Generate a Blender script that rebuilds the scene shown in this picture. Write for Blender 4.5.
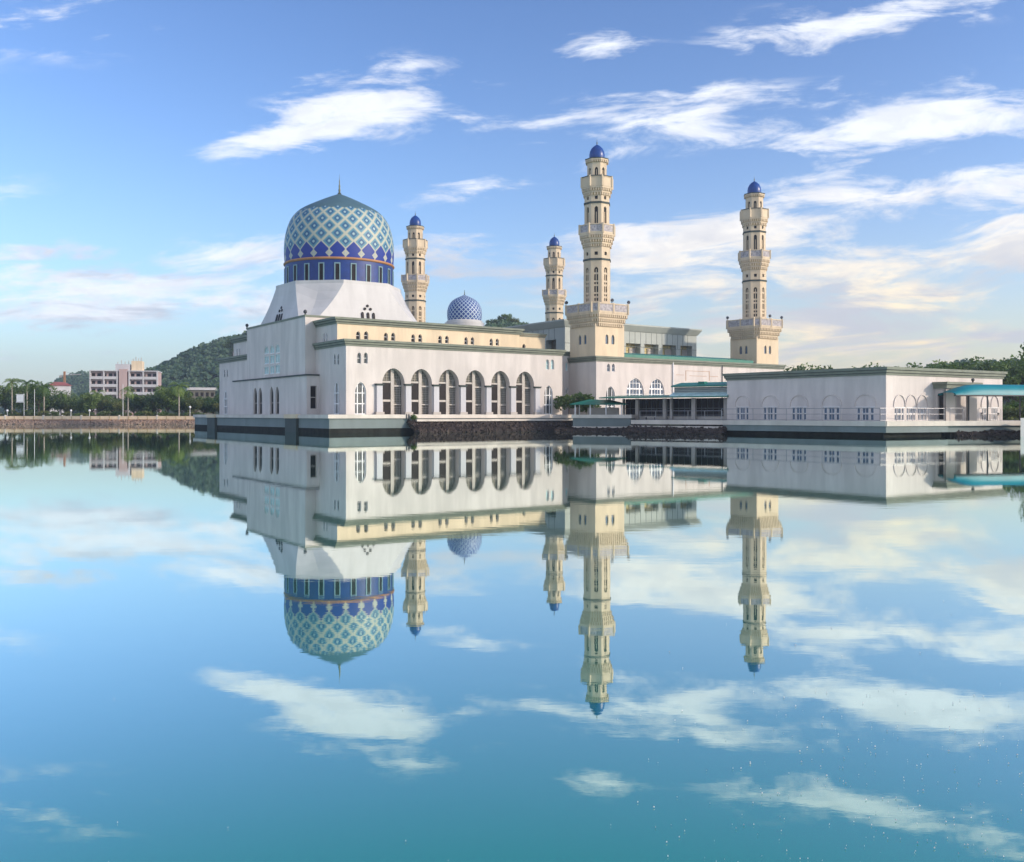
import bpy, bmesh, math, random
from mathutils import Vector, Matrix, noise
from mathutils.geometry import tessellate_polygon
random.seed(7)
R = math.radians
sc = bpy.context.scene
for o in list(bpy.data.objects): bpy.data.objects.remove(o)
COL = sc.collection

# ------------------------------------------------------------------ camera
F, HZ, EYE = 950.0, 414.5, 2.36       # focal length in px, horizon row, eye height above the water
cam = bpy.data.cameras.new('camera'); camo = bpy.data.objects.new('camera', cam); COL.objects.link(camo)
camo.location = (0, 0, EYE); camo.rotation_euler = (R(90), 0, 0)
cam.sensor_width = 36; cam.lens = F/1024*36; cam.shift_y = (HZ-431)/1024
cam.clip_start = 0.1; cam.clip_end = 6000
sc.camera = camo

# ------------------------------------------------------------------ light
SUN_EL, SUN_AZ = R(20), R(108)          # azimuth clockwise from +Y (to the right, a little behind the camera)
sd = Vector((math.sin(SUN_AZ)*math.cos(SUN_EL), math.cos(SUN_AZ)*math.cos(SUN_EL), math.sin(SUN_EL)))
sl = bpy.data.lights.new('sun', 'SUN'); sl.energy = 2.0; sl.angle = R(2.0); sl.color = (1.0, .84, .66)
so = bpy.data.objects.new('sun', sl); COL.objects.link(so); so.location = (60, -20, 60)
so.rotation_euler = sd.to_track_quat('Z', 'Y').to_euler()
sc.view_settings.view_transform = 'Standard'; sc.view_settings.look = 'None'
sc.view_settings.exposure = 0.76; sc.view_settings.gamma = 1.0
sc.view_settings.use_curve_mapping = False
sc.render.engine = 'CYCLES'
sc.render.resolution_x = 1024; sc.render.resolution_y = 862

W = bpy.data.worlds.new('World'); sc.world = W; W.use_nodes = True
nt = W.node_tree; nt.nodes.clear()
class NG:
    """small helper for building node graphs"""
    def __init__(s, nt): s.nt = nt
    def n(s, t, **kw):
        n = s.nt.nodes.new(t)
        for k, v in kw.items(): setattr(n, k, v)
        return n
    def put(s, sock, v):
        if hasattr(v, 'is_output'): s.nt.links.new(v, sock)
        else: sock.default_value = v
    def m(s, op, a, b=None, c=None, clamp=False):
        n = s.n('ShaderNodeMath', operation=op, use_clamp=clamp); s.put(n.inputs[0], a)
        if b is not None: s.put(n.inputs[1], b)
        if c is not None: s.put(n.inputs[2], c)
        return n.outputs[0]
    def mix(s, f, a, b):
        n = s.n('ShaderNodeMix', data_type='RGBA'); s.put(n.inputs[0], f)
        s.put(n.inputs[6], a); s.put(n.inputs[7], b); return n.outputs[2]
    def ss(s, x, lo, hi, a=0.0, b=1.0):
        n = s.n('ShaderNodeMapRange', interpolation_type='SMOOTHSTEP'); s.put(n.inputs[0], x)
        for i, v in enumerate((lo, hi, a, b)): s.put(n.inputs[1+i], v)
        return n.outputs[0]
    def xyz(s, x, y, z):
        n = s.n('ShaderNodeCombineXYZ'); s.put(n.inputs[0], x); s.put(n.inputs[1], y); s.put(n.inputs[2], z); return n.outputs[0]
    def noise(s, vec, scale, detail=6, rough=.55, dist=0.0):
        n = s.n('ShaderNodeTexNoise'); s.put(n.inputs['Vector'], vec); n.inputs['Scale'].default_value = scale
        n.inputs['Detail'].default_value = detail; n.inputs['Roughness'].default_value = rough
        n.inputs['Distortion'].default_value = dist; return n.outputs[0]
g = NG(nt)
sky = g.n('ShaderNodeTexSky', sky_type='NISHITA'); sky.sun_disc = False
sky.sun_elevation = SUN_EL; sky.sun_rotation = SUN_AZ; sky.altitude = 0
sky.air_density = 1.0; sky.dust_density = 1.2; sky.ozone_density = 3.0
tc = g.n('ShaderNodeTexCoord'); sp = g.n('ShaderNodeSeparateXYZ'); nt.links.new(tc.outputs['Generated'], sp.inputs[0])
dx, dy, dz = sp.outputs
ys = g.m('MAXIMUM', dy, .05)
X = g.m('DIVIDE', dx, ys); Z = g.m('DIVIDE', dz, ys)
# wispy streaks: domain stretched along the wind, warped by a coarse noise
warp = g.noise(g.xyz(X, g.m('MULTIPLY', Z, 2.0), 0.0), 2.5, 3, .5)
wz = g.m('ADD', Z, g.m('MULTIPLY', g.m('SUBTRACT', warp, .5), .05))
tilt = g.m('SUBTRACT', wz, g.m('MULTIPLY', X, .07))
n1 = g.noise(g.xyz(X, g.m('MULTIPLY', tilt, 4.2), 3.1), 7.5, 9, .62, .45)
n2 = g.noise(g.xyz(X, g.m('MULTIPLY', tilt, 5.0), 7.7), 3.0, 6, .55, .3)
n3 = g.noise(g.xyz(X, g.m('MULTIPLY', g.m('ADD', tilt, .02), 4.5), 1.3), 4.5, 8, .6, .6)
# cloud banks: (row/col of a bank on the sky vault, size, slope, density)
BANKS = [
 (395, 100, 80, 28, -.08, 1.25), (325, 124, 80, 20, -.20, 1.05), (240, 148, 60, 14, -.12, 1.0), (330, 80, 60, 9, 0, .5),
 (458, 190, 52, 13, -.22, .95), (541, 174, 20, 6, -.1, .8), (598, 48, 40, 16, -.15, 1.0), (835, 86, 12, 7, -.3, .6),
 (885, 12, 120, 22, -.20, 1.2),
 (665, 125, 115, 26, -.10, 1.25), (760, 142, 85, 14, .05, .9), (925, 118, 140, 27, -.10, 1.25), (640, 150, 60, 9, 0, .7),
 (950, 195, 190, 36, -.16, 1.05), (800, 225, 160, 26, -.14, .9), (660, 232, 140, 26, -.12, .85), (900, 262, 260, 30, -.10, .95),
 (560, 262, 170, 20, -.04, .8), (760, 300, 260, 26, -.05, .8), (930, 322, 280, 26, -.04, .85), (1000, 385, 400, 26, 0, 1.0),
 (870, 290, 250, 40, -.06, .55), (720, 262, 180, 24, -.1, .8), (640, 285, 140, 14, 0, .7), (850, 348, 240, 26, 0, 1.05), (1010, 230, 90, 60, -.1, 1.0),
 (140, 300, 170, 28, .02, .9), (230, 262, 110, 16, -.06, 1.0),
 (230, 268, 130, 22, -.04, .85), (70, 290, 170, 30, 0, .75), (40, 250, 60, 9, .05, .7), (120, 315, 220, 20, -.06, .7),
 (470, 245, 60, 14, -.1, .6), (60, 20, 90, 35, 0, .40), (390, 66, 40, 9, 0, .45), (20, 350, 90, 8, 0, .5),
 (1250, 120, 160, 60, -.1, .9), (1300, 260, 200, 60, 0, .9), (-250, 200, 200, 50, 0, .8), (-200, 60, 120, 40, 0, .7),
 (500, -140, 260, 30, -.1, .7), (150, -200, 120, 40, -.1, .8)]
field = None
for (px, py, rx, ry, sl_, w) in BANKS:
    ddx = g.m('MULTIPLY', g.m('SUBTRACT', X, (px-512)/F), F/rx)
    ddz = g.m('MULTIPLY', g.m('ADD', g.m('SUBTRACT', Z, (HZ-py)/F), g.m('MULTIPLY', ddx, sl_*rx/F)), F/ry)
    r2 = g.m('ADD', g.m('MULTIPLY', ddx, ddx), g.m('MULTIPLY', ddz, ddz))
    e = g.m('MULTIPLY', g.m('EXPONENT', g.m('MULTIPLY', r2, -.8)), w)
    field = e if field is None else g.m('MAXIMUM', g.m('MAXIMUM', field, e), g.m('MULTIPLY', g.m('ADD', field, e), .72))
ahead = g.ss(dy, .0, .2)
field = g.m('ADD', g.m('MULTIPLY', field, ahead), g.m('MULTIPLY', g.m('SUBTRACT', 1.0, ahead), .85))  # unseen cloud cover added behind the camera as whiter fill light
n4 = g.noise(g.xyz(X, g.m('MULTIPLY', tilt, 2.4), 9.3), 26.0, 8, .62, .4)
dens = g.m('ADD', field, g.m('MULTIPLY', g.m('SUBTRACT', n1, .53), 4.2))
dens = g.m('ADD', dens, g.m('MULTIPLY', g.m('SUBTRACT', n2, .5), 1.6))
dens = g.m('ADD', dens, g.m('MULTIPLY', g.m('SUBTRACT', n4, .5), 1.1))
cov = g.ss(dens, .20, 1.25)
cov = g.m('MULTIPLY', cov, g.ss(field, .03, .28))
cov = g.m('MULTIPLY', cov, .95)
warm = g.m('MULTIPLY', g.ss(X, -.35, .45), g.ss(Z, .30, .02))
ccol = g.mix(warm, (.80, .83, .90, 1), (1.0, .79, .45, 1))
low = g.ss(Z, .24, .12)
grey = g.m('MULTIPLY', g.ss(n3, .44, .60), g.m('MULTIPLY', low, .85))
ccol = g.mix(grey, ccol, (.42, .46, .56, 1))
ccol = g.mix(g.m('MULTIPLY', g.ss(n4, .40, .66), .32), ccol, (.50, .52, .60, 1))
skyc = g.n('ShaderNodeHueSaturation'); skyc.inputs['Saturation'].default_value = .95
skt = g.n('ShaderNodeMix', data_type='RGBA', blend_type='MULTIPLY'); skt.inputs[0].default_value = 1.0; skt.inputs[7].default_value = (.88, .92, 1.0, 1)
sn = g.n('ShaderNodeVectorMath', operation='SCALE'); nt.links.new(sky.outputs[0], sn.inputs[0]); sn.inputs['Scale'].default_value = 1/4.2
sg = g.n('ShaderNodeGamma'); nt.links.new(sn.outputs[0], sg.inputs[0]); sg.inputs[1].default_value = 1.38
sm_ = g.n('ShaderNodeVectorMath', operation='SCALE'); nt.links.new(sg.outputs[0], sm_.inputs[0]); sm_.inputs['Scale'].default_value = 4.2
nt.links.new(sm_.outputs[0], skyc.inputs['Color'])
bg1 = g.n('ShaderNodeBackground'); nt.links.new(skyc.outputs[0], skt.inputs[6]); hzc = g.mix(g.ss(X, -.25, .40), (2.9, 3.1, 3.0, 1), (4.3, 3.4, 2.0, 1))
hzf = g.m('MULTIPLY', g.m('EXPONENT', g.m('MULTIPLY', g.m('ABSOLUTE', dz), -11.0)), .85)
nt.links.new(g.mix(hzf, skt.outputs[2], hzc), bg1.inputs[0]); bg1.inputs[1].default_value = .15
bg2 = g.n('ShaderNodeBackground'); nt.links.new(ccol, bg2.inputs[0]); bg2.inputs[1].default_value = .80
mx = g.n('ShaderNodeMixShader'); nt.links.new(cov, mx.inputs[0]); nt.links.new(bg1.outputs[0], mx.inputs[1]); nt.links.new(bg2.outputs[0], mx.inputs[2])
wo = g.n('ShaderNodeOutputWorld'); nt.links.new(mx.outputs[0], wo.inputs[0])

# ------------------------------------------------------------------ materials
def srgb(r, g_, b):
    f = lambda c: (c/255/12.92) if c/255 <= .04045 else ((c/255+.055)/1.055)**2.4
    return (f(r), f(g_), f(b), 1)
def mat(name, col, rough=.7, var=.12, scale=.6, streak=False, bump=0, bscale=6, metal=0, col2=None, coat=0, spec=.5):
    m = bpy.data.materials.new(name); m.use_nodes = True
    b = m.node_tree.nodes['Principled BSDF']; q = NG(m.node_tree)
    t = q.n('ShaderNodeNewGeometry').outputs['Position']
    if streak:
        mp = q.n('ShaderNodeMapping'); m.node_tree.links.new(t, mp.inputs[0]); mp.inputs['Scale'].default_value = (.8, .8, .13); vec = mp.outputs[0]
    else: vec = t
    f = q.noise(vec, scale, 7, .6)
    f = q.ss(f, .3, .72)
    c = col if len(col) == 4 else (*col, 1)
    c2 = col2 if col2 else tuple(x*(1-var*1.6) for x in c[:3])
    c2 = c2 if len(c2) == 4 else (*c2, 1)
    cc = q.mix(f, c, c2)
    if streak:
        f2 = q.ss(q.noise(t, scale*.25, 4, .5), .42, .7)
        cc = q.mix(q.m('MULTIPLY', f2, .5*var/.12), cc, tuple(x*.78 for x in c[:3])+(1,))
    m.node_tree.links.new(cc, b.inputs['Base Color'])
    b.inputs['Roughness'].default_value = rough; b.inputs['Metallic'].default_value = metal
    b.inputs['Specular IOR Level'].default_value = spec
    if coat: b.inputs['Coat Weight'].default_value = coat
    if bump:
        bn = q.n('ShaderNodeBump'); bn.inputs['Strength'].default_value = bump; bn.inputs['Distance'].default_value = .1
        m.node_tree.links.new(q.noise(t, bscale, 8, .65), bn.inputs['Height']); m.node_tree.links.new(bn.outputs[0], b.inputs['Normal'])
    return m
M = {}
M['white'] = mat('white_wall_paint', (.66, .60, .56), .8, .14, .8, True, .12, 4)
M['cream'] = mat('cream_wall_paint', (.73, .59, .41), .8, .12, .8, True, .12, 4)
M['tower'] = mat('minaret_stone_paint', (.67, .54, .38), .8, .14, .9, True, .15, 4)
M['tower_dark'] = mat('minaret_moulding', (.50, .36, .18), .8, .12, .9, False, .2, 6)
M['panel'] = mat('parapet_panel_shade_tone', (.50, .46, .47), .8, .35, 3.0, False, .3, 9)  # greyish lilac of shade put into the parapet panel colour
M['skirt'] = mat('white_dome_base_paint', (.58, .57, .56), .7, .10, .6, True, .05, 3)
M['cornice'] = mat('grey_green_cornice', (.20, .22, .17), .75, .15, .8, False, .15, 5)
M['cornice_dark'] = mat('dark_cornice_groove', (.05, .065, .06), .8, .1, .8)
M['frame'] = mat('white_frame_paint', (.78, .78, .78), .5, .06)
M['frame_grey'] = mat('grey_frame_paint', (.46, .42, .38), .6, .1)
M['dark'] = mat('dark_interior', (.035, .032, .034), .8, .2)
M['wall_panel'] = mat('promenade_panel_paint', (.80, .60, .40), .8, .12, 1.0)
M['drum_frame'] = mat('dull_teal_frame', (.20, .32, .36), .6, .1)
M['ochre'] = mat('ochre_inner_wall', (.62, .50, .24), .8, .1)
M['bandstone'] = mat('terrace_edge_concrete', (.66, .60, .53), .85, .14, .7, True, .2, 5)
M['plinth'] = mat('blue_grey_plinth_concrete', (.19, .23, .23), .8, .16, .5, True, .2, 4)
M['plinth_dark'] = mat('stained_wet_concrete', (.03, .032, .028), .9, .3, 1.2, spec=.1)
M['floor'] = mat('terrace_paving', (.42, .39, .36), .85, .12, .6)
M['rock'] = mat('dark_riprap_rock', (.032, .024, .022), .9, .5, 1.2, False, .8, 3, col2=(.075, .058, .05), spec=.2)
M['shore_rock'] = mat('brown_shore_rock', (.34, .24, .18), .9, .5, .9, False, .6, 3, col2=(.20, .14, .105))
M['blue'] = mat('cobalt_glazed_tile', (.004, .05, .25), .35, .15, 1.2)
M['drum_blue'] = mat('cobalt_drum_tile', (.004, .035, .20), .5, .2, 1.0)
M['orange'] = mat('orange_brown_rim', (.42, .20, .08), .6, .15)
M['greenroof'] = mat('green_metal_roof', (.0, .17, .12), .45, .15, .7)
M['tealroof'] = mat('teal_fabric_canopy', (.0, .22, .26), .45, .10, .4)
M['grey_clad'] = mat('pale_grey_cladding', (.38, .41, .38), .6, .08, .4)
M['joint'] = mat('dark_panel_joint', (.14, .16, .16), .8, .1)
M['metal'] = mat('grey_metal', (.30, .30, .32), .4, .1, 2, metal=.6)
M['darkmetal'] = mat('dark_metal', (.05, .05, .055), .5, .1, 2)
M['pink'] = mat('pink_render', (.52, .38, .36), .8, .12, .3, True)
M['offwhite'] = mat('offwhite_render', (.55, .54, .56), .8, .08, .3, True)
M['redroof'] = mat('dull_red_roof', (.34, .10, .08), .7, .15)
M['bark'] = mat('tree_bark', (.12, .095, .07), .9, .3, 2, False, .4, 8)
M['palmbark'] = mat('pale_palm_trunk', (.34, .30, .25), .9, .2, 2, False, .2, 8)
M['grass'] = mat('mown_grass', (.06, .11, .03), .9, .4, .15, False, .3, 5)
M['hillg'] = mat('wooded_hill_ground', (.035, .055, .02), .9, .3, .05)
M['gold'] = mat('dark_bronze', (.12, .13, .09), .4, .2, metal=.6)
def leafmat(name, c1, c2):
    m = bpy.data.materials.new(name); m.use_nodes = True; q = NG(m.node_tree); b = m.node_tree.nodes['Principled BSDF']
    geo = q.n('ShaderNodeNewGeometry'); oi = q.n('ShaderNodeObjectInfo')
    f = q.ss(q.m('ADD', q.noise(geo.outputs['Position'], .55, 5, .6), q.m('MULTIPLY', q.m('SUBTRACT', oi.outputs['Random'], .5), .35)), .32, .68)
    m.node_tree.links.new(q.mix(f, (*c1, 1), (*c2, 1)), b.inputs['Base Color']); b.inputs['Roughness'].default_value = .65
    b.inputs['Transmission Weight'].default_value = 0
    tr = q.n('ShaderNodeBsdfTranslucent'); tr.inputs[0].default_value = (c2[0]*1.3, c2[1]*1.5, c2[2], 1)
    mxs = q.n('ShaderNodeMixShader'); mxs.inputs[0].default_value = .25
    out = m.node_tree.nodes['Material Output']
    m.node_tree.links.new(b.outputs[0], mxs.inputs[1]); m.node_tree.links.new(tr.outputs[0], mxs.inputs[2]); m.node_tree.links.new(mxs.outputs[0], out.inputs[0])
    return m
M['leafA'] = leafmat('broadleaf_foliage', (.055, .105, .022), (.12, .18, .04))
M['leafB'] = leafmat('dark_foliage', (.04, .08, .022), (.085, .13, .035))
M['leafC'] = leafmat('olive_foliage', (.08, .11, .03), (.16, .17, .04))
M['palm'] = leafmat('palm_fronds', (.06, .12, .02), (.18, .25, .05))
M['forest'] = leafmat('far_forest_haze_tint', (.03, .075, .04), (.065, .125, .06))  # bluish distance haze put into the leaf colour

def glass(name, col, rough=.15):
    m = mat(name, col, rough, .2, 1.2, spec=.12 if 'dark' in name else .5); return m
M['glass'] = glass('window_glass', (.06, .07, .08), .3); M['glass_teal'] = glass('pale_teal_glass', (.52, .74, .74), .4)  # teal panes: reflected sky put into the pale base colour
M['glass_dark'] = glass('dark_glass', (.025, .02, .02), .5); M['glass_blue'] = glass('blue_grey_glass', (.10, .15, .23), .2)
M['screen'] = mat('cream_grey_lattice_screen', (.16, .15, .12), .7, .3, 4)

def dome_mat(name, colours, kind):
    """lattice in the dome's own surface coordinates: UV.x counts repeats, UV.y counts rows"""
    m = bpy.data.materials.new(name); m.use_nodes = True; q = NG(m.node_tree); b = m.node_tree.nodes['Principled BSDF']
    uv = q.n('ShaderNodeTexCoord').outputs['UV']; s = q.n('ShaderNodeSeparateXYZ'); m.node_tree.links.new(uv, s.inputs[0])
    p, r = s.outputs[0], s.outputs[1]
    a = q.m('ADD', p, r); c = q.m('SUBTRACT', p, r)
    la = q.m('ABSOLUTE', q.m('SUBTRACT', q.m('FRACT', a), .5)); lb = q.m('ABSOLUTE', q.m('SUBTRACT', q.m('FRACT', c), .5))
    d = q.m('MAXIMUM', la, lb)
    step = lambda x, t: q.ss(x, t-.012, t+.012)
    if kind == 'big':
        LAT, LT, MID, DK, BL, CAP = colours
        col = q.mix(step(d, .11), (.30, .42, .42, 1), DK)
        col = q.mix(step(d, .24), col, LT)
        col = q.mix(step(d, .39), col, LAT)
        # plain diamonds of blue below the first full row, with small pale diamonds between their feet
        pr = q.m('ABSOLUTE', q.m('SUBTRACT', q.m('FRACT', p), .5))      # 0 at half repeats
        pf = q.m('SUBTRACT', .5, pr)                                     # 0 at whole repeats
        zig = q.m('SUBTRACT', r, q.m('SUBTRACT', 1.0, pf))     # top of the blue gables
        blue = q.m('SUBTRACT', 1.0, step(zig, 0.0))
        col = q.mix(blue, col, BL)
        sm = q.m('ADD', pr, q.m('ABSOLUTE', q.m('SUBTRACT', r, .27)))
        col = q.mix(q.m('SUBTRACT', 1.0, step(sm, .24)), col, LAT)
        col = q.mix(q.m('SUBTRACT', 1.0, step(sm, .13)), col, (.32, .38, .42, 1))
        neck = q.m('MULTIPLY', q.m('SUBTRACT', 1.0, step(pr, .045)), q.m('SUBTRACT', 1.0, step(r, .6)))
        col = q.mix(neck, col, LAT)
        col = q.mix(step(q.m('ADD', r, q.m('MULTIPLY', pf, .5)), 3.62), col, CAP)
    else:
        LAT, DK = colours
        col = q.mix(step(d, .385), DK, LAT)
        col = q.mix(step(r, 8.2), col, DK)
    w = q.ss(q.noise(q.n('ShaderNodeNewGeometry').outputs['Position'], .7, 6, .6), .3, .75)
    mm = q.n('ShaderNodeMix', data_type='RGBA', blend_type='MULTIPLY'); q.put(mm.inputs[0], q.m('MULTIPLY', w, .35)); q.put(mm.inputs[6], col); mm.inputs[7].default_value = (.7, .72, .7, 1)
    m.node_tree.links.new(mm.outputs[2], b.inputs['Base Color']); b.inputs['Roughness'].default_value = .55
    return m
M['dome_big'] = dome_mat('dome_lattice_tiles', [(.42, .42, .34, 1), (.08, .23, .31, 1), None, (.008, .075, .20, 1), (.006, .028, .24, 1), (.07, .14, .17, 1)], 'big')
M['dome_small'] = dome_mat('small_dome_lattice', [(.46, .56, .64, 1), (.002, .045, .24, 1)], 'small')

# water: clear surface over a green-teal body
m = bpy.data.materials.new('lake_water'); m.use_nodes = True; q = NG(m.node_tree); ln = m.node_tree.links
b = m.node_tree.nodes['Principled BSDF']; out = m.node_tree.nodes['Material Output']
pos = q.n('ShaderNodeNewGeometry').outputs['Position']
mp = q.n('ShaderNodeMapping'); ln.new(pos, mp.inputs[0]); mp.inputs['Scale'].default_value = (1, 2.2, 1)
h = q.m('ADD', q.noise(mp.outputs[0], 1.6, 5, .5), q.m('MULTIPLY', q.noise(mp.outputs[0], .12, 3, .5), 3.0))
bn = q.n('ShaderNodeBump'); q.put(bn.inputs['Strength'], q.ss(q.noise(pos, .045, 4, .55), .45, .75, .008, .035)); bn.inputs['Distance'].default_value = .05; ln.new(h, bn.inputs['Height'])
wcol = q.mix(q.ss(q.noise(pos, .03, 4, .5), .3, .7), (.0, .25, .18, 1), (.0, .30, .175, 1))
df = q.n('ShaderNodeBsdfDiffuse'); ln.new(wcol, df.inputs[0])
gl = q.n('ShaderNodeBsdfGlossy'); gl.inputs['Roughness'].default_value = .012; gl.inputs[0].default_value = (.88, .96, .93, 1); ln.new(bn.outputs[0], gl.inputs['Normal'])
geo_ = q.n('ShaderNodeNewGeometry'); dt = q.n('ShaderNodeVectorMath', operation='DOT_PRODUCT'); ln.new(geo_.outputs['Incoming'], dt.inputs[0]); ln.new(geo_.outputs['Normal'], dt.inputs[1])
cosv = q.m('ABSOLUTE', dt.outputs['Value'])
fres = q.m('SUBTRACT', 1.0, q.m('MULTIPLY', q.m('POWER', cosv, 1.8), 3.1), clamp=True)
fres = q.m('MAXIMUM', fres, .06)
mxs = q.n('ShaderNodeMixShader'); ln.new(fres, mxs.inputs[0]); ln.new(df.outputs[0], mxs.inputs[1]); ln.new(gl.outputs[0], mxs.inputs[2])
ln.new(mxs.outputs[0], out.inputs[0]); M['water'] = m

# ------------------------------------------------------------------ geometry helpers
def P(px, Y): return Vector(((px-512)/F*Y, Y))
def ZY(y, Y): return EYE+(HZ-y)*Y/F
U = Vector((.805, .593)).normalized(); V = Vector((-.56, .828)).normalized()
C0 = P(346, 123)
def AB(a, b, o=None): return (o or C0)+U*a+V*b
def hit(A, D, px):
    k = (px-512)/F
    return (k*A.y-A.x)/(D.x-k*D.y)
class MB:
    def __init__(s): s.v = []; s.f = []; s.mi = []; s.uv = None
    def add(s, vs, fs, mi=0):
        o = len(s.v); s.v += [tuple(x) for x in vs]; s.f += [tuple(i+o for i in f) for f in fs]; s.mi += [mi]*len(fs); return s
    def prism(s, poly, z0, z1, mi=0):
        n = len(poly)
        vs = [(p[0], p[1], z0) for p in poly]+[(p[0], p[1], z1) for p in poly]
        fs = [(i, (i+1) % n, n+(i+1) % n, n+i) for i in range(n)]+[tuple(range(n, 2*n)), tuple(range(n-1, -1, -1))]
        return s.add(vs, fs, mi)
    def frustum(s, p0, z0, p1, z1, mi=0):
        n = len(p0)
        vs = [(p[0], p[1], z0) for p in p0]+[(p[0], p[1], z1) for p in p1]
        fs = [(i, (i+1) % n, n+(i+1) % n, n+i) for i in range(n)]+[tuple(range(n, 2*n)), tuple(range(n-1, -1, -1))]
        return s.add(vs, fs, mi)
    def obox(s, c, ux, hx, hy, z0, z1, mi=0):
        ux = Vector(ux).normalized(); uy = Vector((-ux.y, ux.x)); c = Vector(c)
        return s.prism([c-ux*hx-uy*hy, c+ux*hx-uy*hy, c+ux*hx+uy*hy, c-ux*hx+uy*hy], z0, z1, mi)
    def tube(s, a, b, r0, r1=None, n=7, mi=0):
        a, b = Vector(a), Vector(b); r1 = r0 if r1 is None else r1
        d = (b-a).normalized(); x = d.orthogonal().normalized(); y = d.cross(x)
        vs = [a+(x*math.cos(t)+y*math.sin(t))*r0 for t in [2*math.pi*i/n for i in range(n)]]+[b+(x*math.cos(t)+y*math.sin(t))*r1 for t in [2*math.pi*i/n for i in range(n)]]
        return s.add(vs, [(i, (i+1) % n, n+(i+1) % n, n+i) for i in range(n)]+[tuple(range(n, 2*n)), tuple(range(n-1, -1, -1))], mi)
    def lathe(s, prof, c=(0, 0), n=32, mi=0):
        o = []
        for r, z in prof: o += [(c[0]+r*math.cos(2*math.pi*i/n), c[1]+r*math.sin(2*math.pi*i/n), z) for i in range(n)]
        fs = [(k*n+i, k*n+(i+1) % n, (k+1)*n+(i+1) % n, (k+1)*n+i) for k in range(len(prof)-1) for i in range(n)]
        return s.add(o, fs, mi)
    def build(s, name, m, parent=None, smooth=False, loc=None):
        me = bpy.data.meshes.new(name)
        off = Vector((0, 0, 0))
        if parent is not None and not getattr(s, 'local', False): off = world_loc(parent)
        if loc is not None: off = Vector(loc)
        me.from_pydata([(x-off.x, y-off.y, z-off.z) for x, y, z in s.v], [], s.f)
        for mm in (m if isinstance(m, (list, tuple)) else [m]): me.materials.append(mm if not isinstance(mm, str) else M[mm])
        if max(s.mi, default=0): me.polygons.foreach_set('material_index', s.mi)
        if smooth: me.polygons.foreach_set('use_smooth', [True]*len(me.polygons))
        me.update()
        o = bpy.data.objects.new(name, me); COL.objects.link(o)
        if parent is not None: o.parent = parent
        elif loc is not None: o.location = loc
        return o
def world_loc(o):
    l = Vector(o.location); p = o.parent
    while p: l = l+Vector(p.location); p = p.parent
    return l
def thing(name, label, cat, loc=(0, 0, 0), rz=0, group=None):
    o = bpy.data.objects.new(name, None); COL.objects.link(o); o.empty_display_size = .5
    o.location = loc; o.rotation_euler = (0, 0, rz); o['label'] = label; o['category'] = cat
    if group: o['group'] = group
    return o
def tag(o, label, cat, group=None, kind=None):
    o['label'] = label; o['category'] = cat
    if group: o['group'] = group
    if kind: o['kind'] = kind
    return o
def struct(o, label=None, cat=None):
    o['kind'] = 'structure'
    if label: o['label'] = label; o['category'] = cat
    return o
def copy_tree(o, parent=None):
    c = o.copy(); COL.objects.link(c); c.parent = parent
    for ch in list(o.children): copy_tree(ch, c)
    return c

def arch(s, w, z0, h, rise=.62, n=7):
    rr = min(w*rise, h*.9); pts = [(s-w/2, z0), (s+w/2, z0)]
    for i in range(n+1):
        t = i/n; pts.append((s+w/2*math.cos(t*math.pi/2), z0+h-rr+rr*(.85*math.sin(t*math.pi/2)+.15*t)))
    for i in range(n-1, -1, -1):
        t = i/n; pts.append((s-w/2*math.cos(t*math.pi/2), z0+h-rr+rr*(.85*math.sin(t*math.pi/2)+.15*t)))
    return pts
def rect(s, w, z0, h): return [(s-w/2, z0), (s+w/2, z0), (s+w/2, z0+h), (s-w/2, z0+h)]
def span(poly, val, axis):
    """range of the other coordinate where poly crosses coordinate[axis]==val"""
    r = []
    for i in range(len(poly)):
        a, b_ = poly[i], poly[(i+1) % len(poly)]
        if (a[axis]-val)*(b_[axis]-val) < 0:
            t = (val-a[axis])/(b_[axis]-a[axis]); r.append(a[1-axis]+(b_[1-axis]-a[1-axis])*t)
    return (min(r), max(r)) if len(r) >= 2 else None
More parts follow.
